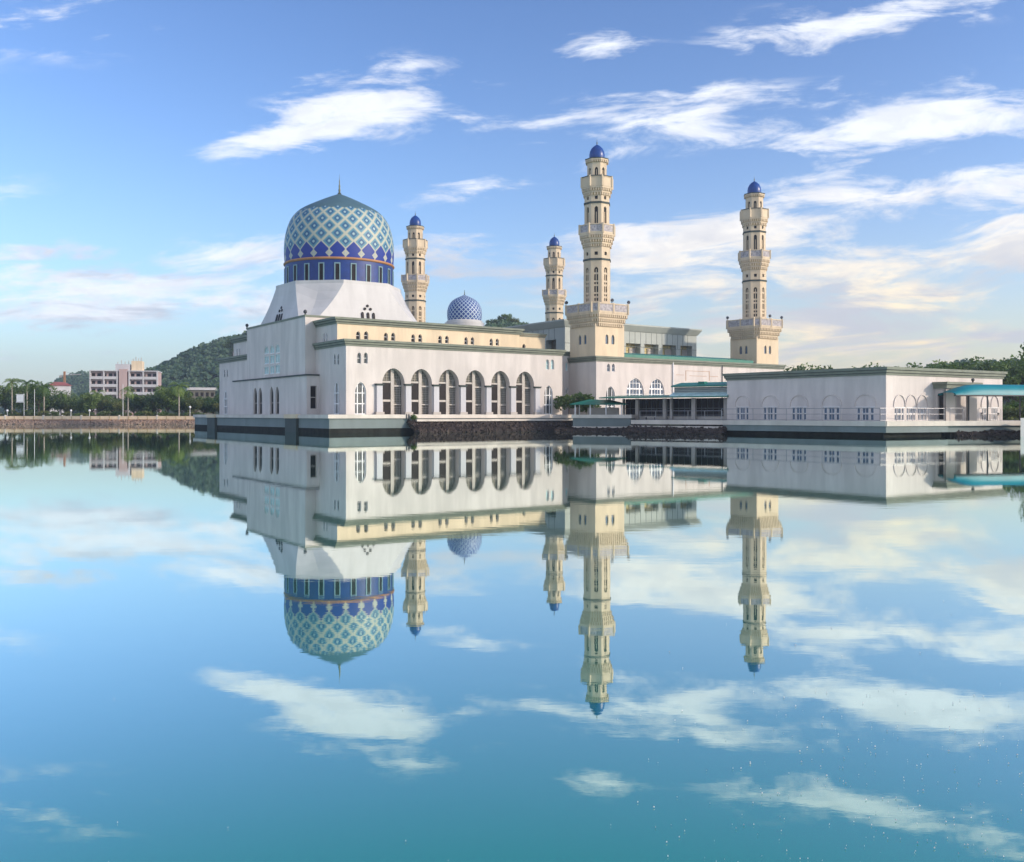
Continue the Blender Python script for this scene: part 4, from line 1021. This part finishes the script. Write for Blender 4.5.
# teal barrel canopy reaching in from the right
cy = 108.0
c0_, c1_ = P(956, 105.4), P(1085, 109.5); fc = Face(c0_, c1_); dep = 3.0
can = thing('walkway_canopy', 'long teal rounded fabric canopy on thin posts over the landing', 'canopy', (c0_.x, c0_.y, RT))
mb = MB(); ns, nl = 10, 14; grid = []
zE = ZY(395, 107)
for i in range(nl+1):
    u_ = i/nl; t_ = fc.L*u_; tap = 1 if u_ > .22 else math.sin((u_/.22*.92+.08)*math.pi/2)**.7
    for j in range(ns+1):
        a_ = math.pi*j/ns; grid.append(fc.p(t_, zE+1.22*tap*math.sin(a_)**.75, dep/2-dep/2*math.cos(a_)))
mb.add(grid, [(i*(ns+1)+j, i*(ns+1)+j+1, (i+1)*(ns+1)+j+1, (i+1)*(ns+1)+j) for i in range(nl) for j in range(ns)])
co = mb.build('fabric_roof', 'tealroof', can, True)
mb = MB(); fc.bar(mb, 0, fc.L, zE-.10, zE+.0, -.04, .05); fc.bar(mb, 0, fc.L, zE-.10, zE, dep-.05, dep+.04); mb.build('edge_beam', 'darkmetal', can)
for px_ in (987.5, 1040):
    t_ = fc.px(px_)
    for d_ in (.0, dep):
        a_ = fc.p(t_, RT-.04, d_); mb = MB(); mb.tube(a_, (a_[0], a_[1], zE-.1), .09); mb.build('post', 'darkmetal', can)
railing([P(950, 105.6), P(963, 106.1)], RT-.04, 1.45, 'short metal railing at the porch end under the teal canopy')
railing([P(978, 106.6), P(1001, 107.6)], RT-.04, 1.4, 'short metal railing behind the canopy post near the landing')
# cafe table and chairs under the canopy
tb_ = thing('cafe_table', 'small grey cafe table on the landing under the teal canopy', 'table', (P(990, 109).x, 109, RT-.04))
c = P(990, 109); mb = MB(); mb.lathe([(0, RT+.68), (.5, RT+.68), (.5, RT+.72), (0, RT+.72)], c, 16); mb.build('tabletop', 'frame_grey', tb_)
mb = MB(); mb.tube((c.x, c.y, RT-.04), (c.x, c.y, RT+.68), .05); mb.lathe([(.3, RT-.04), (.3, RT), (0, RT+.02)], c, 12); mb.build('pedestal', 'darkmetal', tb_)
for n_, (px_, s_, lb_) in enumerate(((983.5, 1, 'dark metal cafe chair left of the small table'), (996.5, -1, 'dark metal cafe chair right of the small table'))):
    c = P(px_, 109); ch = thing('cafe_chair', lb_, 'chair', (c.x, c.y, RT-.04), group='chairs at the cafe table')
    mb = MB(); mb.obox(c, (1, 0), .22, .22, RT+.4, RT+.45); mb.build('seat', 'frame_grey', ch)
    mb = MB(); mb.obox(c+Vector((-.21*s_, 0)), (1, 0), .02, .22, RT+.6, RT+.9); mb.build('backrest', 'darkmetal', ch)
    for x in (-1, 1):
        for y in (-1, 1):
            mb = MB(); q_ = c+Vector((x*.2, y*.2)); mb.tube((q_.x, q_.y, RT-.04), (q_.x, q_.y, RT+(.9 if x == -s_ else .4)), .02); mb.build('leg', 'darkmetal', ch)
# pale block at the very right edge
mb = MB(); a_ = P(1020.5, 103); mb.prism([a_, a_+Vector((6, .6)), a_+Vector((8.3, 4)), a_+Vector((2.3, 3.5))], -1, ZY(418, 103)); tag(mb.build('mooring_block', 'skirt'), 'pale blue white concrete block at the right end of the landing', 'block')

# ------------------------------------------------------------------ far shore
FY = 229.5
fw = thing('promenade_wall', 'cream panelled low wall with dark joints along the far left shore', 'wall', (P(100, FY).x, FY, 0))
A_, B_ = Vector((-150, FY)), Vector((-72, FY)); f = Face(A_, B_)
mb = MB(); f.bar(mb, 0, f.L, -1, 1.1, .8, 3.6); mb.build('footing', 'shore_rock', fw)
n = 34
for k in range(n):
    mb = MB(); f.bar(mb, f.L*k/n+.05, f.L*(k+1)/n-.05, 1.18, 1.98, .05, .35); mb.build('panel', 'wall_panel', fw)
for k in range(0, n+1):
    mb = MB(); x = f.L*k/n
    f.bar(mb, x-.07 if k % 4 else x-.16, x+.07 if k % 4 else x+.16, 1.15, 2.02 if k % 4 else 2.25, -.02, .38); mb.build('post', 'tower_dark' if k % 4 else 'bandstone', fw)
mb = MB(); f.bar(mb, 0, f.L, .95, 1.14, -.1, .8); mb.build('kerb', 'orange', fw)
riprap('riprap_bank', (A_, B_), 1.8, 2200, .95, 'shore_rock', 'brown rocks along the waterline below the cream promenade wall', 11, (.15, .4))

# foliage -----------------------------------------------------------------
def crown_mesh(mb, c, rx, rz, n, leaf, rnd, lumps=9):
    cs = []
    for i in range(lumps):
        a_ = rnd.uniform(0, 6.283); rr = rnd.uniform(.15, .72); cs.append((Vector((math.cos(a_)*rr*rx, math.sin(a_)*rr*rx, rnd.uniform(-.55, .6)*rz)), rnd.uniform(.28, .50)))
    cs.append((Vector((0, 0, .25*rz)), .55))
    for i in range(n):
        lc, lr = rnd.choice(cs)
        d = Vector((rnd.gauss(0, 1), rnd.gauss(0, 1), rnd.gauss(0, 1))).normalized()*(rnd.random()**.4)
        p_ = lc+Vector((d.x*lr*rx, d.y*lr*rx, d.z*lr*rz))+Vector(c)
        s = leaf*rnd.uniform(.5, 1.3); x = Vector((rnd.gauss(0, 1), rnd.gauss(0, 1), rnd.gauss(0, .6))).normalized(); y = x.orthogonal().normalized(); y = Matrix.Rotation(rnd.uniform(0, 6), 3, x) @ y
        mb.add([p_-x*s, p_-y*s*.6, p_+x*s, p_+y*s*.6], [(0, 1, 2, 3)])
def make_tree(name, h, rx, m, seed, n=1500, leaf=.32, trunk=.3, lumps=9):
    rnd = random.Random(seed); t = thing(name, '', 'tree')
    mb = MB(); rz = h*(1-trunk)/2; cz = h*trunk+rz
    crown_mesh(mb, (0, 0, cz), rx, rz*1.1, n, leaf, rnd, lumps); o = mb.build('crown', m); o.parent = t
    mb = MB(); mb.tube((0, 0, -.3), (.1, 0, h*trunk), .035*h*.7, .02*h, 8)
    top = Vector((.1, 0, h*trunk))
    mb.tube(top, (0, .1, h*.75), .02*h, .006*h, 6)
    for k in range(6):
        a_ = rnd.uniform(0, 6.28); mb.tube(top+Vector((0, 0, rnd.uniform(-.05, .25)*h*.4)), (math.cos(a_)*rx*.55, math.sin(a_)*rx*.55, h*rnd.uniform(.5, .8)), .012*h, .004*h, 5)
    o = mb.build('trunk', 'bark'); o.parent = t
    return t
def make_palm(h, seed, royal=True):
    rnd = random.Random(seed); t = thing('palm_tree', '', 'palm tree')
    mb = MB(); pr = [(.24, -.3), (.20, .6), (.17, h*.4), (.19, h*.6), (.14, h*.85), (.11, h)]; mb.lathe(pr, (0, 0), 8); o = mb.build('trunk', 'palmbark', None, True); o.parent = t
    mb = MB()
    for k in range(17):
        a_ = k*2.4+rnd.uniform(-.2, .2); el = rnd.uniform(-.25, 1.3); L_ = rnd.uniform(2.8, 3.7); d = Vector((math.cos(a_), math.sin(a_), 0)); side = Vector((-d.y, d.x, 0)); p_ = Vector((0, 0, h)); pts = [p_.copy()]
        for s_ in range(8):
            ang = el-s_*.27; p_ = p_+(d*math.cos(ang)+Vector((0, 0, math.sin(ang))))*L_/8; pts.append(p_.copy())
        for s_ in range(8):
            q0_, q1_ = pts[s_], pts[s_+1]; wd = .8*math.sin(math.pi*(s_+1.2)/9.5)
            for sg in (-1, 1):
                for u_ in (0, .5):
                    b0 = q0_+(q1_-q0_)*u_; b1 = q0_+(q1_-q0_)*(u_+.32); tip = b0+side*sg*wd+Vector((0, 0, -wd*.55))+(q1_-q0_)*.5
                    mb.add([b0, b1, tip], [(0, 1, 2)])
        for s_ in range(8): mb.tube(pts[s_], pts[s_+1], .03, .02, 3)
    o = mb.build('fronds', 'palm'); o.parent = t
    return t
HIDE = []
trees = [make_tree('broadleaf_tree', 9, 4.2, M['leafA'], 1, 2600, .30, .2, 12), make_tree('broadleaf_tree', 7.5, 4.4, M['leafB'], 2, 2400, .30, .18, 11),
         make_tree('broadleaf_tree', 10, 4.0, M['leafB'], 3, 2200, .32, .3, 10), make_tree('broadleaf_tree', 6, 3.4, M['leafC'], 4, 1800, .26, .15, 9),
         make_tree('shade_tree', 12, 5.5, M['leafA'], 5, 3000, .36, .3, 14)]
palms = [make_palm(8.3, 21), make_palm(9.6, 22)]
used = set()
def put(src, px_, Y_, s, z, label, group, rz=None, sz=None):
    o = src if src.name not in used else copy_tree(src)
    used.add(src.name); p_ = P(px_, Y_); o.location = (p_.x, p_.y, z); o.rotation_euler = (0, 0, random.uniform(0, 6) if rz is None else rz); o.scale = (s, s, sz or s); o['label'] = label; o['group'] = group
    return o
GZ = 1.25
GT = 'trees along the far left shore'
shore = [(-28, 0, .95), (-8, 4, .8), (6, 2, .85), (22, 1, .9), (39, 4, .85), (48, 0, .80), (58, 1, .85), (70, 3, .75), (80, 1, .68), (92, 0, .7), (101, 3, .9), (112, 1, .72), (120, 3, .8), (134, 0, .7), (143, 1, .75), (150, 3, .95), (159, 1, .8), (168, 0, .85), (186, 1, .75), (195, 3, .9), (204, 0, .62), (213, 1, .68), (221, 3, .8), (232, 1, .7), (246, 0, .7)]
names5 = ['mid green round crowned', 'dark green bushy', 'tall dark green', 'low olive green', 'large spreading green']
marks = {-28: 'past the left edge', -8: 'at the left edge of the row', 6: 'just right of the left edge', 22: 'behind the tall white lamp post', 39: 'right of the tall white lamp post', 48: 'left of the small red roof', 58: 'below the tower crane', 70: 'right of the tower crane', 80: 'in front of the low blue hill', 92: 'below the left end of the pink apartment block', 101: 'below the left balconies of the pink apartment block', 112: 'left of the white flagpole', 120: 'against the white flagpole', 134: 'right of the palm by the flagpole', 143: 'below the roof tower of the pink apartment block', 150: 'below the right balconies of the pink apartment block', 159: 'at the right end of the pink apartment block', 168: 'left of the palm at the hill foot', 186: 'right of the palm at the hill foot', 195: 'in front of the long low roof', 204: 'at the middle of the long low roof', 213: 'at the right end of the long low roof', 221: 'beside the palm next to the mosque', 232: 'behind the left end of the mosque', 246: 'mostly hidden behind the mosque porch'}
rr_ = random.Random(3)
for px_, k, s in shore:
    put(trees[k], px_, 243+rr_.uniform(0, 9), s*rr_.uniform(.9, 1.0)*(1.14 if 85 < px_ < 215 else 1.0), GZ, '%s tree %s' % (names5[k], marks[px_]), GT)
for i, (px_, k, s) in enumerate([(14, 4, .80), (34, 4, .78), (66, 4, .62), (88, 2, .62), (108, 0, .75), (128, 1, .8), (156, 4, .60), (166, 4, .70), (182, 4, .68), (203, 1, .8), (224, 4, .6)]):
    put(trees[k], px_, 262+i % 3*3, s, GZ, '%s tree in the second row, %s' % (names5[k], ['behind the white lamp post', 'left of the crane', 'under the crane mast', 'left of the apartment block', 'under the left balconies', 'under the apartment roof tower', 'at the apartment block right wall', 'right of the apartment block', 'below the start of the hill', 'behind the long low roof', 'nearest the mosque wall'][i]), GT)
GP = 'palms on the far left shore'
for px_, Y_, s, k, lb in ((12, 240, .95, 1, 'tall palm nearest the left edge of the shore'), (27, 241, .92, 1, 'tall palm just right of the white lamp post'), (44, 243, 1.0, 0, 'slim palm left of the crane with spread fronds'), (61, 250, .8, 0, 'short palm under the tower crane'),
                          (128, 238, .88, 0, 'palm with straight trunk right of the white flagpole'), (179, 238, .98, 0, 'bright green palm at the foot of the blue wooded hill'), (226, 240, .98, 0, 'palm close beside the left end of the mosque'), (97, 249, .8, 0, 'small palm below the left side of the apartment block')):
    put(palms[k], px_, Y_, s, GZ, lb, GP)
# hedge of low shrubs behind the wall
def make_shrub(seed, m): 
    rnd = random.Random(seed); t = thing('shrub', '', 'shrub'); mb = MB(); crown_mesh(mb, (0, 0, .9), 1.9, 1.1, 500, .2, rnd, 6); o = mb.build('foliage', m); o.parent = t
    mb = MB(); mb.tube((0, 0, -.1), (0, 0, .8), .08, .05); o = mb.build('stem', 'bark'); o.parent = t; return t
shr = [make_shrub(31, M['leafA']), make_shrub(32, M['leafC']), make_shrub(33, M['leafB'])]
SG = 'low shrubs behind the cream promenade wall'
for i in range(30):
    px_ = -8+i*7.2+rr_.uniform(-1.5, 1.5)
    put(shr[i % 3], px_, 238.5+rr_.uniform(0, 1.5), rr_.uniform(.75, 1.25), GZ, 'low rounded green shrub in the row just behind the cream promenade wall', SG)
# bush and small shrubs beside the minaret wing
bsh = []
for i, (px_, Y_, s, k, lb) in enumerate(((569, 142.2, 1.25, 2, 'dark bush at the inner corner left of the small kiosk'), (578, 140.6, 1.35, 2, 'dark bush just behind the left post of the kiosk'), (589, 140.0, 1.15, 0, 'green bush behind the kiosk roof'))):
    put(shr[k], px_, Y_, s, TZ-.02, lb, 'bushes behind the kiosk', sz=s*1.3)
put(shr[0], 413.5, AB(hit(P0, U, 413.5)-3.6, -2.5).y-.3, .42, 1.6, 'tiny green tuft growing out of the terrace ledge at the start of the rocks', 'wild plants')

# right side trees
GR = 'trees behind the flat white building'
right = [(786, 210, 3, 1.98), (800, 205, 2, 1.14), (812, 215, 4, 1.03), (833, 208, 2, 1.17), (850, 214, 0, 1.27), (866, 205, 4, 0.99), (883, 212, 2, 1.17), (901, 206, 0, 1.32), (917, 214, 4, 1.03), (931, 205, 2, 1.19), (944, 190, 4, .98), (958, 184, 0, 1.28), (972, 186, 4, 1.0), (986, 180, 2, 1.12), (999, 184, 4, .97), (1012, 176, 0, 1.22), (1026, 182, 4, 1.02), (1042, 176, 2, 1.2), (1058, 180, 4, 1.05)]
for i, (px_, Y_, k, s) in enumerate(right):
    put(trees[k], px_, Y_, s, GZ, '%s tree %s' % (names5[k], ['above the left end of the flat roof', 'above the first arched window of the flat building', 'between the first and second arched windows, above roof', 'above the third arched window', 'right of the third arched window, above roof', 'above the fourth arched window', 'left of the flat roof corner', 'above the flat roof corner', 'right of the flat roof corner', 'above the left wall of the porch', 'above the porch roof', 'above the start of the teal canopy', 'above the porch right column', 'above the canopy post', 'at the right end of the flat roof', 'just right of the flat roof', 'above the teal canopy near the right edge', 'at the right edge beyond the canopy', 'outside the right picture edge'][i]), GR)
put(trees[4], 1062, 128, .9, GZ, 'tallest dark tree cut by the right edge of the picture', GR, sz=1.02)
for i, (px_, Y_, s, k) in enumerate(((1006, 126, 1.3, 0), (1014, 124, 1.1, 1), (1022, 127, 1.5, 0), (1032, 124, 1.4, 2), (1010, 133, 1.6, 2))):
    put(shr[k], px_, Y_, s, GZ, ['green shrub touching the flat building right wall', 'olive shrub second from the flat building', 'green shrub behind the right end of the landing', 'dark shrub at the right picture edge', 'dark shrub behind the others past the flat building'][i], 'shrubs right of the flat building')
# roof level trees seen between hall and right minaret
put(trees[2], 702, 300, 1.75, GZ, 'far dark tree peeping above the roof right of the grey hall', 'trees behind the grey hall')
put(trees[1], 711, 305, 1.9, GZ, 'far dark bushy tree low behind the green roof strip', 'trees behind the grey hall')

# ------------------------------------------------------------------ hills
def hill(name, label, c, r, h, seed, ntree, m='forest', size=4.0, leafs=8, ex=1.0):
    cx, cy = c; N = 36; mb = MB(); vs = []
    def H_(x, y):
        d = math.hypot(x-cx, (y-cy)*.8)/r
        return max(0, 1-d)**ex*h*(1+.12*noise.noise(Vector((x*.03, y*.03, seed))))+1.2
    for j in range(N+1):
        for i in range(N+1):
            x = cx-r+2*r*i/N; y = cy-r*1.25+2.5*r*j/N; z = H_(x, y); vs.append((x, y, z if z > 1.21 else .6))
    mb.add(vs, [(j*(N+1)+i, j*(N+1)+i+1, (j+1)*(N+1)+i+1, (j+1)*(N+1)+i) for j in range(N) for i in range(N)])
    struct(mb.build(name, 'hillg', None, True))
    rnd = random.Random(seed); mb = MB()
    for k in range(ntree):
        x = cx+rnd.uniform(-1, 1)*r*.95; y = cy-rnd.uniform(-.15, 1)*r*1.1
        z = H_(x, y)
        if z < 2: continue
        s = size*rnd.uniform(.6, 1.3)
        for q_ in range(leafs):
            d = Vector((rnd.gauss(0, 1), rnd.gauss(0, 1), abs(rnd.gauss(0, 1)))).normalized(); p_ = Vector((x, y, z+s*.35))+Vector((d.x*s*.8, d.y*s*.8, d.z*s*.8)); l_ = s*rnd.uniform(.11, .24)
            xx = Vector((rnd.gauss(0, 1), rnd.gauss(0, 1), rnd.gauss(0, 1))).normalized(); yy = xx.orthogonal().normalized()
            mb.add([p_-xx*l_, p_-yy*l_, p_+xx*l_, p_+yy*l_], [(0, 1, 2, 3)])
    o = mb.build(name+'_forest', m); tag(o, label, 'forest', kind='stuff')
hc = P(290, 620); hill('hill', 'dense blue green forest covering the hill left of the big dome', (hc.x, hc.y), 135, 60, 3, 4200, size=4.2, leafs=34)
hc = P(84, 820); hill('low_hill', 'far hazy woods on the low hill behind the pink apartment block', (hc.x, hc.y), 62, 36, 5, 900, size=4.2, leafs=26)
hc = P(506, 420); hill('back_hill', 'dark tree tops on the rise seen right of the small dome', (hc.x, hc.y), 58, 42.5, 9, 1500, size=2.8, leafs=30, ex=.55)
hc = P(1010, 420); hill('right_hill', 'hazy woods on the slope behind the right side trees', (hc.x, hc.y), 150, 20, 12, 2200, size=4.0, leafs=30, ex=.6)
# one lone tree on the hill crest
put(trees[2], 233, 470, 1.3, 31.0, 'lone spreading tree on the crest of the blue hill beside the mosque', 'hill crest tree', sz=.9)

for i, (px_, k, s, lb) in enumerate(((493, 1, 1.0, 'leftmost dark tree on the rise right of the small dome'), (500, 2, .75, 'second dark tree on the rise right of the small dome'), (507, 0, .9, 'middle dark tree on the rise right of the small dome'), (515, 3, 1.2, 'fourth dark tree on the rise right of the small dome'), (523, 2, .6, 'rightmost dark tree on the rise right of the small dome'))):
    put(trees[k], px_, 414, s*.75, 40.5-abs(px_-506)*.13, lb, 'trees on the far rise')
# ------------------------------------------------------------------ far buildings
cY = 400.0
ap = thing('apartment_block', 'pink and white apartment block with balconies behind the shore trees', 'building', (P(125, cY).x, cY, GZ))
aA, aB = P(90, cY), P(157, cY+6); f = Face(aA, aB); zt = ZY(371, cY)
mb = MB(); f.bar(mb, 0, f.L, GZ, zt, 1.6, 14); mb.build('wall', 'pink', ap)
mb = MB(); f.bar(mb, -.3, f.L+.3, zt+.002, zt+.4, -.1, 14.2); mb.build('roof', 'offwhite', ap)
fh = 3.25
for k in range(5):
    z = zt-fh*(k+1)
    if z < 3: break
    for s0, s1 in ((0, .40), (.58, 1.0)):
        mb = MB(); f.bar(mb, f.L*s0, f.L*s1, z-.15, z+1.05, -.0, .15); f.bar(mb, f.L*s0, f.L*s1, z-.15, z+.05, .15, 1.6); mb.build('balcony', 'offwhite', ap)
    for j in range(12):
        x = f.L*(j+.5)/12
        if .42 < (j+.5)/12 < .56: continue
        mb = MB(); f.bar(mb, x-.7, x+.7, z+.1, z+2.4, 1.52, 1.7); mb.build('window', 'glass_dark', ap)
for x in (0, .2, .40, .58, .79, 1):
    mb = MB(); f.bar(mb, f.L*x-.25, f.L*x+.25, GZ, zt, -.05, 1.6); mb.build('pier', 'offwhite', ap)
mb = MB(); f.bar(mb, f.L*.43, f.L*.55, GZ, zt+1, -.3, 3); mb.build('stair_tower', 'pink', ap)
for x0, x1, hh, m_ in ((.36, .58, 3.2, 'offwhite'), (.60, .76, 4.6, 'cream')):
    mb = MB(); f.bar(mb, f.L*x0, f.L*x1, zt+.4, zt+hh, 2.5, 9); o = mb.build('roof_block', m_, ap)
    for k in range(4):
        mb = MB(); x = f.L*(x0+(x1-x0)*(k+.5)/4); p_ = f.p(x, zt+hh, 4); mb.tube(p_, (p_[0], p_[1], zt+hh+(1.0, 1.8, 1.2, 1.6)[k]), .15); mb.build('aerial', 'frame_grey', o)
rb = thing('red_roof_building', 'small building with dull red roof left of the pink apartment block', 'building', (P(60, 380).x, 380, GZ))
a_ = P(49, 380); b_ = P(71, 384); f = Face(a_, b_); z_ = ZY(385.5, 380)
mb = MB(); f.bar(mb, 0, f.L, GZ, z_, 0, 8); mb.build('wall', 'offwhite', rb)
mb = MB(); mb.frustum([f.p(-.5, 0, -.5)[:2], f.p(f.L+.5, 0, -.5)[:2], f.p(f.L+.5, 0, 8.5)[:2], f.p(-.5, 0, 8.5)[:2]], z_, [f.p(2, 0, 3.8)[:2], f.p(f.L-2, 0, 3.8)[:2], f.p(f.L-2, 0, 4.2)[:2], f.p(2, 0, 4.2)[:2]], z_+1.6); mb.build('roof', 'redroof', rb)
cr = thing('tower_crane', 'thin far tower crane above the shore trees left of the apartment block', 'crane', (P(64.5, 520).x, 520, GZ))
p_ = P(64.5, 520); zj = ZY(375.5, 520)
mb = MB(); mb.obox(p_, (1, 0), .45, .45, GZ, zj+2.2); mb.build('mast', 'orange', cr)
mb = MB(); mb.tube((p_.x-2.4, 520, zj), (p_.x+9, 520, zj+.6), .22); mb.tube((p_.x, 520, zj+2.2), (p_.x+6, 520, zj+.5), .07); mb.build('jib', 'frame_grey', cr)
mb = MB(); mb.obox((p_.x-2.2, 520), (1, 0), .6, .4, zj-1.1, zj); mb.build('counterweight', 'frame_grey', cr)
lb_ = thing('low_roof_building', 'long low pale roofed building between palms below the wooded hill', 'building', (P(200, 330).x, 330, GZ))
a_ = P(189, 330); b_ = P(215, 333); f = Face(a_, b_); z_ = ZY(390, 330)
mb = MB(); f.bar(mb, 0, f.L, GZ, z_, 0, 8); mb.build('wall', 'screen', lb_); mb = MB(); f.bar(mb, -.6, f.L+.6, z_+.002, z_+.9, -.6, 8.6); mb.build('roof', 'offwhite', lb_)
for k in range(5):
    mb = MB(); x = f.L*(k+.5)/5; f.bar(mb, x-.5, x+.5, z_-2.2, z_-.8, -.03, .1); mb.build('window', 'glass_dark', lb_)

# lamp posts on the shore
def lamp(px_, Y_, ytop, label, kind):
    p_ = P(px_, Y_); zt = ZY(ytop, Y_); t = thing('lamp_post', label, 'lamp post', (p_.x, p_.y, GZ), group='lamp posts on the far shore')
    mb = MB(); mb.tube((p_.x, p_.y, GZ), (p_.x, p_.y, zt), .08, .05, 8); mb.build('pole', 'frame', t)
    if kind == 'banner':
        mb = MB(); mb.obox((p_.x-1.0, p_.y), (1, 0), .85, .03, zt-2.0, zt-.35); mb.obox((p_.x-1.0, p_.y), (1, 0), 1.0, .05, zt-.28, zt-.15); mb.obox((p_.x-1.0, p_.y), (1, 0), 1.0, .05, zt-2.2, zt-2.05); mb.build('banner', 'frame', t)
    elif kind == 'globe':
        mb = MB(); mb.lathe([(.02, zt-.1), (.2, zt), (.3, zt+.22), (.2, zt+.45), (0, zt+.52)], p_, 10); mb.build('globe', 'frame', t, True)
lamp(24, 234.5, 393.5, 'tall white lamp post with square banner at the far left shore', 'banner')
lamp(123, 235, 384, 'tall plain white flagpole left of a palm on the far shore', 'pole')
lamp(34.5, 235, 389, 'plain pale pole right of the banner lamp post', 'pole')
for px_, lb in ((7.3, 'short globe lamp nearest the left edge on the far shore'), (71, 'short globe lamp between crane and apartment block'), (89.5, 'short globe lamp below the apartment block left end'), (190, 'short white globe lamp where the shore wall meets the mosque terrace')): lamp(px_, 232.5, 411.5 if px_ < 100 else 408, lb, 'globe')

# floating specks on the near water
rnd = random.Random(18); mb = MB()
for i in range(330):
    px_ = 512+rnd.gauss(360, 120) if rnd.random() < .96 else rnd.uniform(0, 1024); py_ = rnd.uniform(690, 875) if rnd.random() < .8 else rnd.uniform(600, 862)
    Y_ = EYE*F/(py_-HZ); x = (px_-512)/F*Y_; s = rnd.uniform(.0025, .007)*Y_/6; a_ = rnd.uniform(0, 3)
    if rnd.random() < .5: s *= .6
    c, d = math.cos(a_)*s, math.sin(a_)*s
    mb.add([(x-c, Y_-d, .006), (x+d*.5, Y_-c*.5, .006), (x+c, Y_+d, .006), (x-d*.5, Y_+c*.5, .006), (x, Y_, .014)], [(0, 1, 4), (1, 2, 4), (2, 3, 4), (3, 0, 4)])
tag(mb.build('floating_petals', 'offwhite'), 'scattered tiny pale specks floating on the near water', 'debris', kind='stuff')

# ------------------------------------------------------------------ haze
mb = MB(); mb.prism([(-1520, -610), (1520, -610), (1520, 1520), (-1520, 1520)], -4, 90)
hz = bpy.data.materials.new('haze_air'); hz.use_nodes = True; hz.node_tree.nodes.clear()
pv = hz.node_tree.nodes.new('ShaderNodeVolumePrincipled'); pv.inputs['Color'].default_value = (.72, .84, 1, 1); pv.inputs['Density'].default_value = .0003; pv.inputs['Anisotropy'].default_value = .2
oo = hz.node_tree.nodes.new('ShaderNodeOutputMaterial'); hz.node_tree.links.new(pv.outputs[0], oo.inputs['Volume'])
o = mb.build('haze', hz); o['kind'] = 'stuff'; o['label'] = 'thin pale blue haze in the air towards the far hills'; o['category'] = 'haze'
